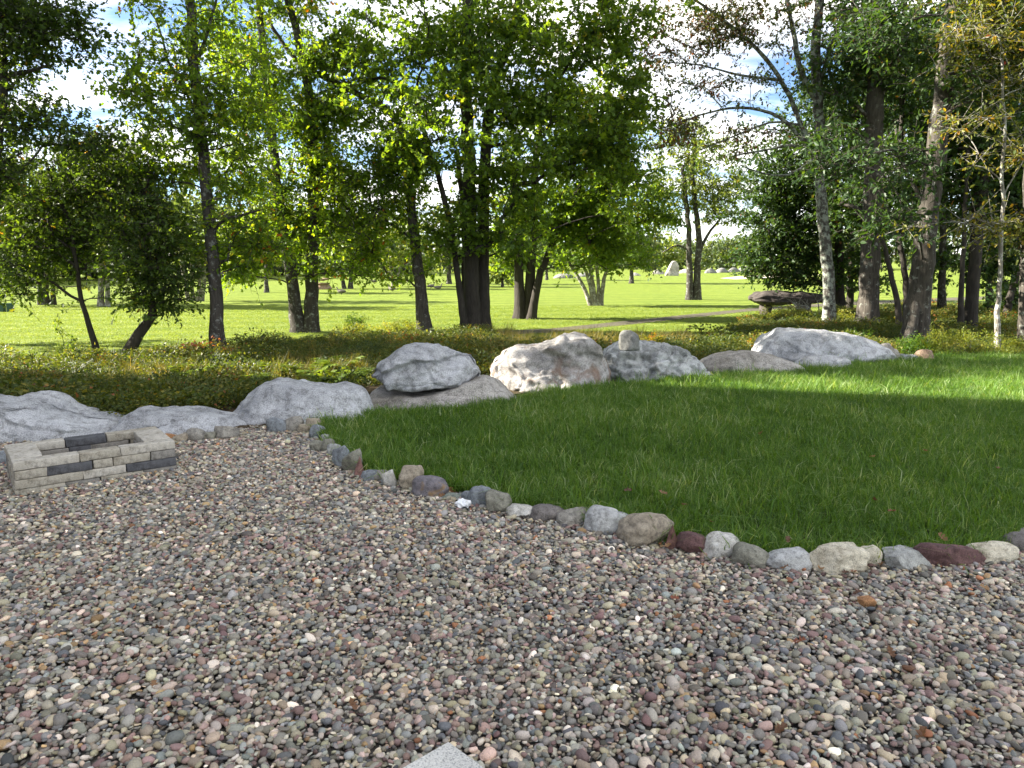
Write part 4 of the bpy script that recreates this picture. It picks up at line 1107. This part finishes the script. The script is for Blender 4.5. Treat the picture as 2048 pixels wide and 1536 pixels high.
tree('dark upright trunk between the double trunk and the pale sapling', 22.0,
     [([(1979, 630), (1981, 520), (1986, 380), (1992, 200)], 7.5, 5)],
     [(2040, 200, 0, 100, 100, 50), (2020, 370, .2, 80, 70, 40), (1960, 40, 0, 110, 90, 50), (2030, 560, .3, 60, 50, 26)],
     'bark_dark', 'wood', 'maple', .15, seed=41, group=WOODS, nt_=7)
tree('dark trunk leaning out past the pale sapling', 19.0,
     [([(2008, 642), (2022, 590), (2040, 530), (2062, 450), (2085, 330)], 7.5, 5)],
     [(2060, 380, 0, 80, 80, 44), (2080, 230, 0, 90, 90, 44), (2040, 600, .5, 50, 40, 16)],
     'bark_dark', 'wood', 'maple', .14, seed=42, group=WOODS)
tree('thin pale grey sapling with a few turning leaves at the lawn edge', 12.9,
     [([(1996, 706), (1995, 650), (1998, 600), (2001, 520), (2005, 430), (2006, 330), (2009, 230), (2004, 120)], 6, 2.6), ([(2004, 400), (2030, 350), (2060, 300)], 2, 1), ([(2003, 440), (1960, 450), (1900, 440)], 2, .8)],
     [(1930, 455, -.2, 75, 18, 8), (2000, 310, 0, 60, 50, 7), (1960, 240, 0, 80, 30, 8), (2020, 150, 0, 70, 60, 12), (1965, 90, 0, 80, 50, 12)],
     'bark_pale', 'autumn', 'oval', .105, tb=-.16, seed=43, group=WOODS, nl=6)
tree('grey trunk past the pale sapling with orange tinged leaves overhead', 13.4,
     [([(2050, 706), (2050, 600), (2056, 450), (2062, 300), (2070, 100), (2075, -150)], 13, 9)],
     [(1985, 40, 0, 110, 70, 34), (2060, 130, 0, 90, 90, 30), (2050, -150, 0, 180, 120, 56), (2060, 470, -.2, 50, 30, 8)],
     'bark_grey', 'autumn', 'oak', .12, tb=-.22, seed=44, group=WOODS, gap=.25)
tree('overhanging dark oak with a bare broken bough, mostly out of the yard', 12.0,
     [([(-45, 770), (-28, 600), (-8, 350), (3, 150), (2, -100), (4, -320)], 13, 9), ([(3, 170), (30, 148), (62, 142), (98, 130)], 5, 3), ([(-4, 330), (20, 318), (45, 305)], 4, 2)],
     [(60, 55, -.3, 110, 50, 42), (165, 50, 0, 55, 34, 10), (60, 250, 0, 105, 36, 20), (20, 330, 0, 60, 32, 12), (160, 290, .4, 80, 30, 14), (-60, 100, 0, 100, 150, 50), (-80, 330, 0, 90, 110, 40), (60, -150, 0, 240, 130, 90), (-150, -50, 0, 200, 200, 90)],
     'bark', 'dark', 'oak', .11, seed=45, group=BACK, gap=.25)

x = -420  # unseen oak added for its shade on the heath and nearby trees
tree('broad oak added out of view past the overhanging one to dapple the heath', 15.0, [([(x, 740), (x, 500), (x - 10, 250), (x - 10, -100), (x, -330)], 14, 8)],
     [(x, 150, 0, 220, 180, 50), (x + 60, 380, 0, 160, 130, 26), (x - 80, -100, 0, 240, 170, 50)], 'bark', 'oak', 'oak', .14, seed=80, group=BACK, gap=.3, nt_=6, nl=6)

# trees farther out on the fairway
FAIR = 'trees scattered over the far fairway'
FT = [
 ('three dark trunks in a row under heavy foliage near the green boxes', 27.5, [([(82, 611), (78, 560), (70, 500), (60, 420)], 5, 3), ([(92, 611), (92, 560), (95, 480), (98, 400)], 6, 3), ([(107, 609), (107, 560), (110, 480)], 5, 3)], [(60, 480, 0, 120, 80, 60), (110, 400, 0, 110, 80, 50), (10, 420, 0, 90, 90, 40)], 'far'),
 ('two pale flared trunks side by side behind the leaning sapling', 26.5, [([(202, 614), (202, 570), (204, 500), (206, 420), (206, 340)], 6, 3.5), ([(216, 614), (215, 570), (214, 500), (225, 400)], 5, 3)], [(200, 500, 0, 110, 60, 44), (220, 410, 0, 100, 70, 44), (190, 340, 0, 90, 60, 40)], 'far'),
 ('cluster of splayed pale stems with a mound at the foot beyond the tall straight trunk', 30.0, [([(378, 600), (373, 575), (366, 540), (355, 470)], 4, 3), ([(385, 600), (384, 570), (383, 500)], 4, 3), ([(394, 598), (398, 570), (402, 500)], 4, 3), ([(402, 598), (407, 570), (412, 500), (420, 430)], 4, 3)], [(370, 480, 0, 80, 60, 34), (420, 500, 0, 70, 55, 30), (390, 400, 0, 80, 70, 34)], 'far'),
 ('lone small trunk on the open fairway apart from the stacked stones', 38.0, [([(533, 586), (533, 565), (532, 530), (533, 480)], 4.5, 3)], [(535, 500, 0, 70, 36, 30), (530, 450, 0, 60, 40, 24)], 'pale'),
 ('twin dark trunks just past the stacked stones', 43.0, [([(689, 579), (686, 560), (682, 520)], 4, 3), ([(701, 579), (702, 560), (705, 510), (705, 460)], 4.5, 3)], [(670, 510, 0, 70, 36, 30), (710, 490, 0, 80, 50, 40), (690, 440, 0, 60, 45, 26)], 'far'),
 ('slender white birch pair forking low on the far fairway', 47.0, [([(787, 574), (784, 555), (781, 530), (778, 490)], 3, 2), ([(792, 574), (796, 555), (798, 530), (800, 490)], 3, 2)], [(780, 510, 0, 60, 34, 24), (800, 470, 0, 60, 45, 28)], 'pale'),
 ('far trunk seen just beside the stout clustered maple trunks', 52.0, [([(898, 569), (898, 550), (897, 510), (897, 470)], 5, 3.5)], [(895, 510, 0, 60, 30, 26), (890, 460, 0, 60, 50, 30)], 'far'),
 ('lone short far tree beyond the fan of slender stems', 53.0, [([(1263, 568), (1263, 550), (1262, 520), (1260, 480)], 4.5, 3)], [(1262, 500, 0, 60, 36, 34), (1270, 460, 0, 50, 40, 26), (1300, 490, 0, 40, 30, 16)], 'far'),
 ('small dark far trunk between the three trunked maple and the fan of stems', 62.0, [([(1093, 561), (1093, 545), (1092, 515)], 3, 2)], [(1095, 505, 0, 50, 30, 24), (1080, 475, 0, 50, 36, 22)], 'far'),
 ('round yellowish bush tree between the stout maple and the three trunked one', 46.0, [([(1005, 572), (1004, 555), (1002, 530)], 3, 2)], [(1000, 545, 0, 40, 26, 22), (1010, 515, 0, 45, 28, 22)], 'pale'),
 ('far low spreading tree close behind the standing stone', 105.0, [([(1310, 548), (1310, 530), (1308, 505)], 2, 1.5)], [(1310, 500, 0, 55, 26, 40), (1280, 515, 0, 35, 22, 20), (1345, 515, 0, 30, 16, 14)], 'pale'),
 ('far round tree beyond the pale rocks past the standing stone', 110.0, [([(1440, 545), (1440, 530), (1442, 505)], 2, 1.5)], [(1440, 508, 0, 50, 26, 36), (1470, 500, 0, 36, 26, 22), (1410, 520, 0, 26, 14, 10)], 'far'),
]
for k, (lab, Y, stems, blobs, lf) in enumerate(FT):
    sc_ = Y / 30
    tree(lab, Y, stems, blobs, 'bark_pale' if 'pale' in lab or 'white' in lab else 'bark', lf, 'card', .20 * sc_ ** .6, 6, 5, .62 * sc_ ** .7, 1.0, 60 + k, group=FAIR, twigs=False, lr=.012)

# far woodland closing the view: one mass
g = np.random.default_rng(5)
wb, wt = MB(), MB()
Cs, Ss = [], []
for k in range(330):
    x = g.uniform(-500, 2700); low = k >= 170
    Yw = float(np.interp(x, [-500, 0, 400, 800, 1250, 1600, 2700], [44, 52, 66, 84, 125, 125, 80])) * g.uniform(1.0, 1.3)
    Hh = float(np.interp(x, [-500, 300, 700, 1000, 1250, 1550, 1700, 2700], [9, 9, 7.5, 8.5, 6.5, 6.0, 9, 11])) * g.uniform(.75, 1.15) * (.4 if low else 1)
    px = (x - CX) / F * Yw
    nc = 22 if low else 34
    u_ = unit(g.normal(size=(nc, 3))) * g.random((nc, 1)) ** .4
    Cs.append(np.array([px, Yw, Hh * .54]) + u_ * np.array([Hh * .42, Hh * .42, Hh * .46]))
    tube(wt, [(px, Yw, -.1), (px + g.normal(0, .15), Yw, Hh * .3), (px + g.normal(0, .3), Yw, Hh * .7)], [.16, .12, .06], 6)
Cs = np.concatenate(Cs); Cs = Cs[Cs[:, 2] > .4]
foliage(wb, None, Cs, g, 4, 4, 1.15, .58, 'card')
fw = tag(link('far_woods', wb.mesh('far_woods'), M['far']), 'far woodland closing the view behind the fairway', 'woods', None, 'stuff')
link('trunks', wt.mesh('trunks', True), M['bark'], fw)['kind'] = 'stuff'

# ------------------------------------------------------------------ heath: low bushes behind the boulders
def clump_mesh(name, nl, rad, h, size, seed, kind='card'):
    g = np.random.default_rng(seed)
    a = g.uniform(0, 6.283, nl); r_ = rad * np.sqrt(g.random(nl)); zz_ = h * (g.random(nl) ** .6) * (1 - .45 * (r_ / rad) ** 2)
    ps = np.stack([r_ * np.cos(a), r_ * np.sin(a), zz_], 1)
    d = unit(np.stack([np.cos(a), np.sin(a), g.uniform(-.2, .9, nl)], 1) + g.normal(0, .6, (nl, 3)))
    nn = unit(np.array([0, 0, 1.0]) + g.normal(0, .55, (nl, 3)))
    mb = MB(); leaves(mb, ps, d, nn, size * g.uniform(.6, 1.25, nl), kind, np.clip(.5 + g.normal(0, .16, nl), 0, 1))
    for k in range(9):
        a_ = g.uniform(0, 6.28); e = np.array([math.cos(a_) * rad * .7, math.sin(a_) * rad * .7, h * g.uniform(.5, .95)])
        tube(mb, [(0, 0, -.02), tuple(e * .5 + np.array([0, 0, .04])), tuple(e)], [.004, .003, .002], 3, cap=False)
    return mb.mesh(name)
cl = []
for k in range(8):
    me = clump_mesh('heath_clump', 230, .20, .21, .029, 500 + k, 'card' if k % 2 else 'oval'); me.materials.append(M['heath'])
    cl.append(bpy.data.objects.new('heath_clump_form', me))
heath_coll = proto_collection('heath_clump_forms', cl)
sp = .165
gx, gy = np.meshgrid(np.arange(-16, 26, sp), np.arange(5.5, 26, sp))
p = np.stack([gx.ravel(), gy.ravel(), np.full(gx.size, -.02)], 1); p[:, :2] += rng.uniform(-.6 * sp, .6 * sp, (len(p), 2))
p = p[poly_in(p, HEATH) & in_view(p, 300)]
p = p[rng.random(len(p)) > np.clip((p[:, 1] - 13) / 14, 0, .45)]
p = p[rng.random(len(p)) > .10]
nh = len(p)
pt = np.array([mnoise.noise(Vector((x * .55, y * .55, 1))) + .6 * mnoise.noise(Vector((x * 1.9, y * 1.9, 4))) for x, y, _ in p])
s_ = np.clip(rng.uniform(.6, 1.15, nh) + .55 * pt + .7 * (rng.random(nh) < .07), .3, 2.0)
tn = np.clip(.50 + .24 * pt + rng.normal(0, .12, nh), 0.1, .95)
o = scatter('heath_shrubs', p, np.stack([rng.normal(0, .12, nh), rng.normal(0, .12, nh), rng.uniform(0, 6.28, nh)], 1), np.stack([s_ * 1.15, s_ * 1.15, s_], 1), rng.integers(0, 8, nh), np.repeat(tn[:, None], 3, 1), heath_coll)
tag(o, 'low green and yellowing heath bushes spreading behind the boulders', 'ground cover', None, 'stuff')

# wild grass between boulders and fairway
wg = []
for k in range(5):
    me = tuft_mesh('wild_grass_tuft', 34, .10, .18, .42, .004, .007, .55, 700 + k); me.materials.append(M['straw'])
    wg.append(bpy.data.objects.new('wild_grass_form', me))
wg_coll = proto_collection('wild_grass_forms', wg)
pts = []
for (x, y, rx, ry, c_) in [(1040, 700, 120, 18, 90), (1180, 690, 120, 14, 90), (1330, 690, 120, 14, 70), (960, 720, 60, 25, 50), (640, 740, 120, 40, 60), (300, 760, 250, 40, 50), (1000, 672, 40, 10, 25)]:
    for _ in range(c_):
        q = P(x + rng.normal(0, rx * .5), y + rng.normal(0, ry * .5)); pts.append((q.x, q.y, -.02))
p = np.array(pts); p = p[~poly_in(p, LAWN)]; nh = len(p)
s_ = rng.uniform(.6, 1.1, nh)
o = scatter('wild_grass', p, np.stack([rng.normal(0, .1, nh), rng.normal(0, .1, nh), rng.uniform(0, 6.28, nh)], 1), np.repeat(s_[:, None], 3, 1), rng.integers(0, 5, nh), np.repeat(rng.uniform(.3, .7, nh)[:, None], 3, 1), wg_coll)
tag(o, 'straw coloured wild grass standing between boulders and fairway', 'grass', None, 'stuff')

# ------------------------------------------------------------------ single shrubs, ferns, tall weed
M['shrub'] = leaf_mat('sunlit_shrub_leaf', [(0.0, (0.07, 0.11, 0.018)), (0.6, (0.16, 0.19, 0.025)), (1.0, (0.30, 0.26, 0.05))], .42)
def shrub(label, x, y, w_, h_, seed, leaf='shrub', Y=None):
    q = P(x, y) if Y is None else Q(x, y, Y)
    g = np.random.default_rng(seed); s = mpp(q.y)
    root = tag(empty('shrub', (q.x, q.y, -.02)), label, 'shrub', 'bushes at the edge of the wood')
    n_ = 46; u_ = unit(g.normal(size=(n_, 3))) * g.random((n_, 1)) ** .45
    C = np.array([0, 0, h_ * s * .55]) + u_ * np.array([w_ * s / 2, w_ * s * .4, h_ * s * .5]); C = C[C[:, 2] > .04]
    tb_ = MB()
    for c_ in C[::2]:
        tube(tb_, [(g.normal(0, .03), g.normal(0, .03), -.03), tuple(c_ * .5 + np.array([0, 0, .03])), tuple(c_)], [.006, .004, .002], 4, cap=False)
    link('stems', tb_.mesh('stems', True), M['bark'], root)
    cb = MB(); foliage(cb, None, C, g, 6, 6, .12, .042, 'oval'); link('crown', cb.mesh('crown'), M[leaf], root)['kind'] = 'stuff'
shrub('broad sunlit yellow green bush at the foot of the pale sapling', 1935, 712, 130, 58, 1)
shrub('sunlit bush between the rusty brown rock and the pale sapling', 1885, 716, 80, 60, 2)
shrub('green bush at the roots of the thick leaning trunk', 1830, 712, 80, 40, 3, 'oak')
shrub('low sunlit bush beyond the pale sapling at the lawn edge', 2030, 718, 80, 40, 4)
shrub('dull green bush behind the largest boulder', 1700, 690, 100, 36, 5, 'oak')
shrub('yellow tipped bush beneath the stone bench', 1560, 645, 110, 34, 6)
shrub('yellow green bush near the lichen spotted trunk', 1690, 650, 90, 34, 7)
shrub('brownish bush behind the perched rock', 1310, 700, 60, 32, 8, 'autumn')
shrub('sunlit bush at the base of the V shaped trunk pair', 720, 676, 110, 30, 9)
shrub('tall sprig of a bush poking above the heath before the fairway', 712, 670, 44, 44, 10, 'oak')
shrub('yellow bush at the foot of the single leaning grey trunk', 800, 674, 100, 36, 11)

def fern(x, y, r_, seed):
    q = P(x, y); g = np.random.default_rng(seed)
    root = tag(empty('fern', (q.x, q.y, -.02)), 'green arching fern growing in the heath behind the wide grey boulder' if x > 450 else 'lone fern in the heath behind the flat slab boulder', 'fern', 'ferns in the heath')
    for k in range(7):
        a = k / 7 * 6.283 + g.normal(0, .25); L = r_ * g.uniform(.8, 1.15)
        dv = np.array([math.cos(a), math.sin(a), 0]); mb = MB()
        tt = np.linspace(.12, 1, 15)
        pts = np.array([dv * L * t_ * .9 + np.array([0, 0, L * (1.25 * t_ - .75 * t_ * t_)]) for t_ in tt])
        tube(mb, pts, np.linspace(.005, .0015, 15), 3, cap=False)
        sd = np.array([-dv[1], dv[0], 0])
        for s_ in (-1, 1):
            ps = pts; d = unit(np.repeat((sd * s_ + dv * .35)[None], 15, 0) + g.normal(0, .08, (15, 3)))
            sz = L * .36 * np.sin(np.pi * np.clip(tt * .92 + .08, 0, 1)) ** .8 * (1.05 - tt * .5) + .015
            leaves(mb, ps, d, unit(np.array([0, 0, 1.0]) + g.normal(0, .15, (15, 3))), sz, 'oval', np.full(15, g.uniform(.3, .9)))
        link('frond', mb.mesh('frond'), M['fern'], root)
for k, (x, y, r_) in enumerate([(620, 760, .42), (560, 755, .36), (680, 745, .40), (590, 790, .34), (655, 775, .40), (710, 760, .34), (380, 760, .36), (500, 775, .32)]): fern(x, y, r_, 70 + k)

def weed(x, y, top, label, seed):
    q = P(x, y); g = np.random.default_rng(seed); s = mpp(q.y)
    root = tag(empty('weed', (q.x, q.y, -.02)), label, 'plant')
    h = (y - top) * s * 1.02
    pts = np.array([(g.normal(0, .012) * i, g.normal(0, .012), h * i / 8) for i in range(9)]); pts[0, :2] = 0
    mb = MB(); tube(mb, pts, np.linspace(.009, .002, 9), 5); lb = MB()
    tips = []
    for k in range(26):
        t_ = g.uniform(.25, 1); b_ = np.array([np.interp(t_ * 8, range(9), pts[:, i]) for i in range(3)])
        a = g.uniform(0, 6.28); d = np.array([math.cos(a), math.sin(a), .8]) * .10 * (1.25 - t_ * .8)
        tube(mb, [b_, b_ + d * .6, b_ + d], [.003, .002, .0015], 3, cap=False); tips += [b_ + d, b_ + d * .6, b_ + d * .8]
    tips = np.array(tips); n_ = len(tips)
    leaves(lb, tips, unit(g.normal(0, .6, (n_, 3)) + (0, 0, -.2)), unit(g.normal(0, .4, (n_, 3)) + (0, 0, 1)), g.uniform(.03, .075, n_), 'oval', g.random(n_))
    link('stem', mb.mesh('stem', True), M['fern'], root); link('leaves', lb.mesh('leaves'), M['fern'], root)['kind'] = 'stuff'
weed(130, 735, 632, 'tall slender weed with small leaves standing above the heath', 1)
weed(152, 738, 672, 'shorter weed growing against the tall slender weed', 2)

# ------------------------------------------------------------------ things out on the fairway
boulder('standing_stone', 'tall pointed standing stone on the far fairway', (1325, 1350), 551, [5, 12, 20, 27, 29, 29, 27, 24], .8, M['granite_tan'], 41, 4, cut=3, group=None, cat='standing stone')
FR = [(1258, 1276, 551, 6, 'granite_rust', 'pinkish rock low beside the lone short far tree'), (1300, 1322, 548, 9, 'granite_rust', 'rusty rock beside the standing stone'), (1352, 1380, 546, 8, 'granite_rust', 'reddish rock just past the standing stone'), (1402, 1424, 546, 9, 'perched', 'pale grey rock beyond the twin trunks first in the far row'), (1424, 1448, 545, 10, 'perched', 'pale grey rock in the middle of the far row'), (1446, 1470, 544, 9, 'perched', 'pale grey rock near the end of the far row'),
      (1468, 1496, 542, 10, 'perched', 'long pale rock ending the far row near the low maple boughs'), (1440, 1490, 530, 9, 'perched', 'whitish low outcrop behind the far row of rocks'), (1105, 1150, 556, 9, 'perched', 'whitish low outcrop seen behind the fan of slender stems'), (1150, 1185, 553, 8, 'perched', 'pale rocks end beside the fan of slender stems')]
for k, (x0, x1, yb, h_, mk, lab) in enumerate(FR):
    boulder('rock', lab, (x0, x1), yb, [h_ * .5, h_ * .9, h_, h_ * .8, h_ * .5], (x1 - x0) * mpp(P(x0, yb).y) * .6, M[mk], 420 + k, 3, group='rocks on the far fairway', cat='rock')
cz = 0
for k, (x0, x1, yt, h_, lab) in enumerate([(632, 668, 579, 12, 'brown rock at the bottom of the far stone stack'), (640, 664, 568, 10, 'middle brown rock of the far stone stack'), (634, 662, 560, 10, 'top overhanging brown rock of the far stone stack')]):
    boulder('rock', lab, (x0, x1), 579, [h_ * .6, h_, h_, h_ * .6], .8, M['brown_rock'], 440 + k, 3, lift=cz, under=.1, Y=42, group='stacked stones on the far fairway', cat='rock')
    cz += h_ * mpp(42) * .9
mb_, tb2, nb2, lb2 = mat('green_plastic'); finish(tb2, (0.03, 0.075, 0.06), .5); M['greenbox'] = mb_
for k, (x, lab) in enumerate([(5, 'green utility box standing farther from the dark trunks'), (21, 'green utility box standing closer to the row of dark trunks')]):
    q = P(x, 622); r0 = tag(empty('utility_box', (q.x, q.y, -.03)), lab, 'utility box', 'green boxes on the fairway')
    b = MB(); box(b, -.075, .075, -.07, .07, 0, .25); link('body', b.mesh('body'), M['greenbox'], r0)
    b = MB(); box(b, -.083, .083, -.078, .078, .25, .28); link('lid', b.mesh('lid'), M['greenbox'], r0)
M['bird'] = rock_mat('grey_plumage', (0.20, 0.18, 0.15), (0.08, 0.075, 0.07), .3, 6)
for k, (x, y) in enumerate([(802, 568), (820, 567), (784, 582), (876, 579), (748, 566), (862, 576), (683, 588)]):
    q = P(x, y); mb = MB(); s_ = 1 if k % 2 else -1
    tube(mb, [(-.24 * s_, 0, .15), (-.16 * s_, 0, .16), (0, 0, .15), (.12 * s_, 0, .16), (.17 * s_, 0, .20), (.19 * s_, 0, .30), (.22 * s_, 0, .345), (.29 * s_, 0, .33)], [.012, .06, .10, .08, .045, .026, .034, .008], 8)
    for yy in (-.03, .03): tube(mb, [(0, yy, -.005), (0, yy, .09)], .012, 4)
    tag(link('bird', mb.mesh('bird', True), M['bird'], None, (q.x, q.y, -.03)), 'small grey goose like bird resting on the far fairway', 'bird', 'birds on the far fairway').rotation_euler = (0, 0, rng.normal(0, .5))

# dead brush leaning by the stone bench
q = Q(1640, 640, 20.5); g = np.random.default_rng(9)
mb = MB()
for k in range(9):
    e = np.array([-g.uniform(.2, 1.0), g.normal(0, .2), g.uniform(.25, .75)]); m1 = e * .5 + g.normal(0, .06, 3)
    tube(mb, [(0, 0, -.02), tuple(m1), tuple(e)], [.022, .014, .006], 5)
    for j in range(4):
        b_ = m1 + (e - m1) * g.uniform(0, .9); tube(mb, [tuple(b_), tuple(b_ + g.normal(0, .14, 3) + (0, 0, .08))], [.008, .003], 4)
tag(link('dead_branch', mb.mesh('dead_branch', True), M['bark_pale'], None, (q.x, 20.5, 0)), 'bleached dead brushwood lying in front of the stone bench', 'branch')
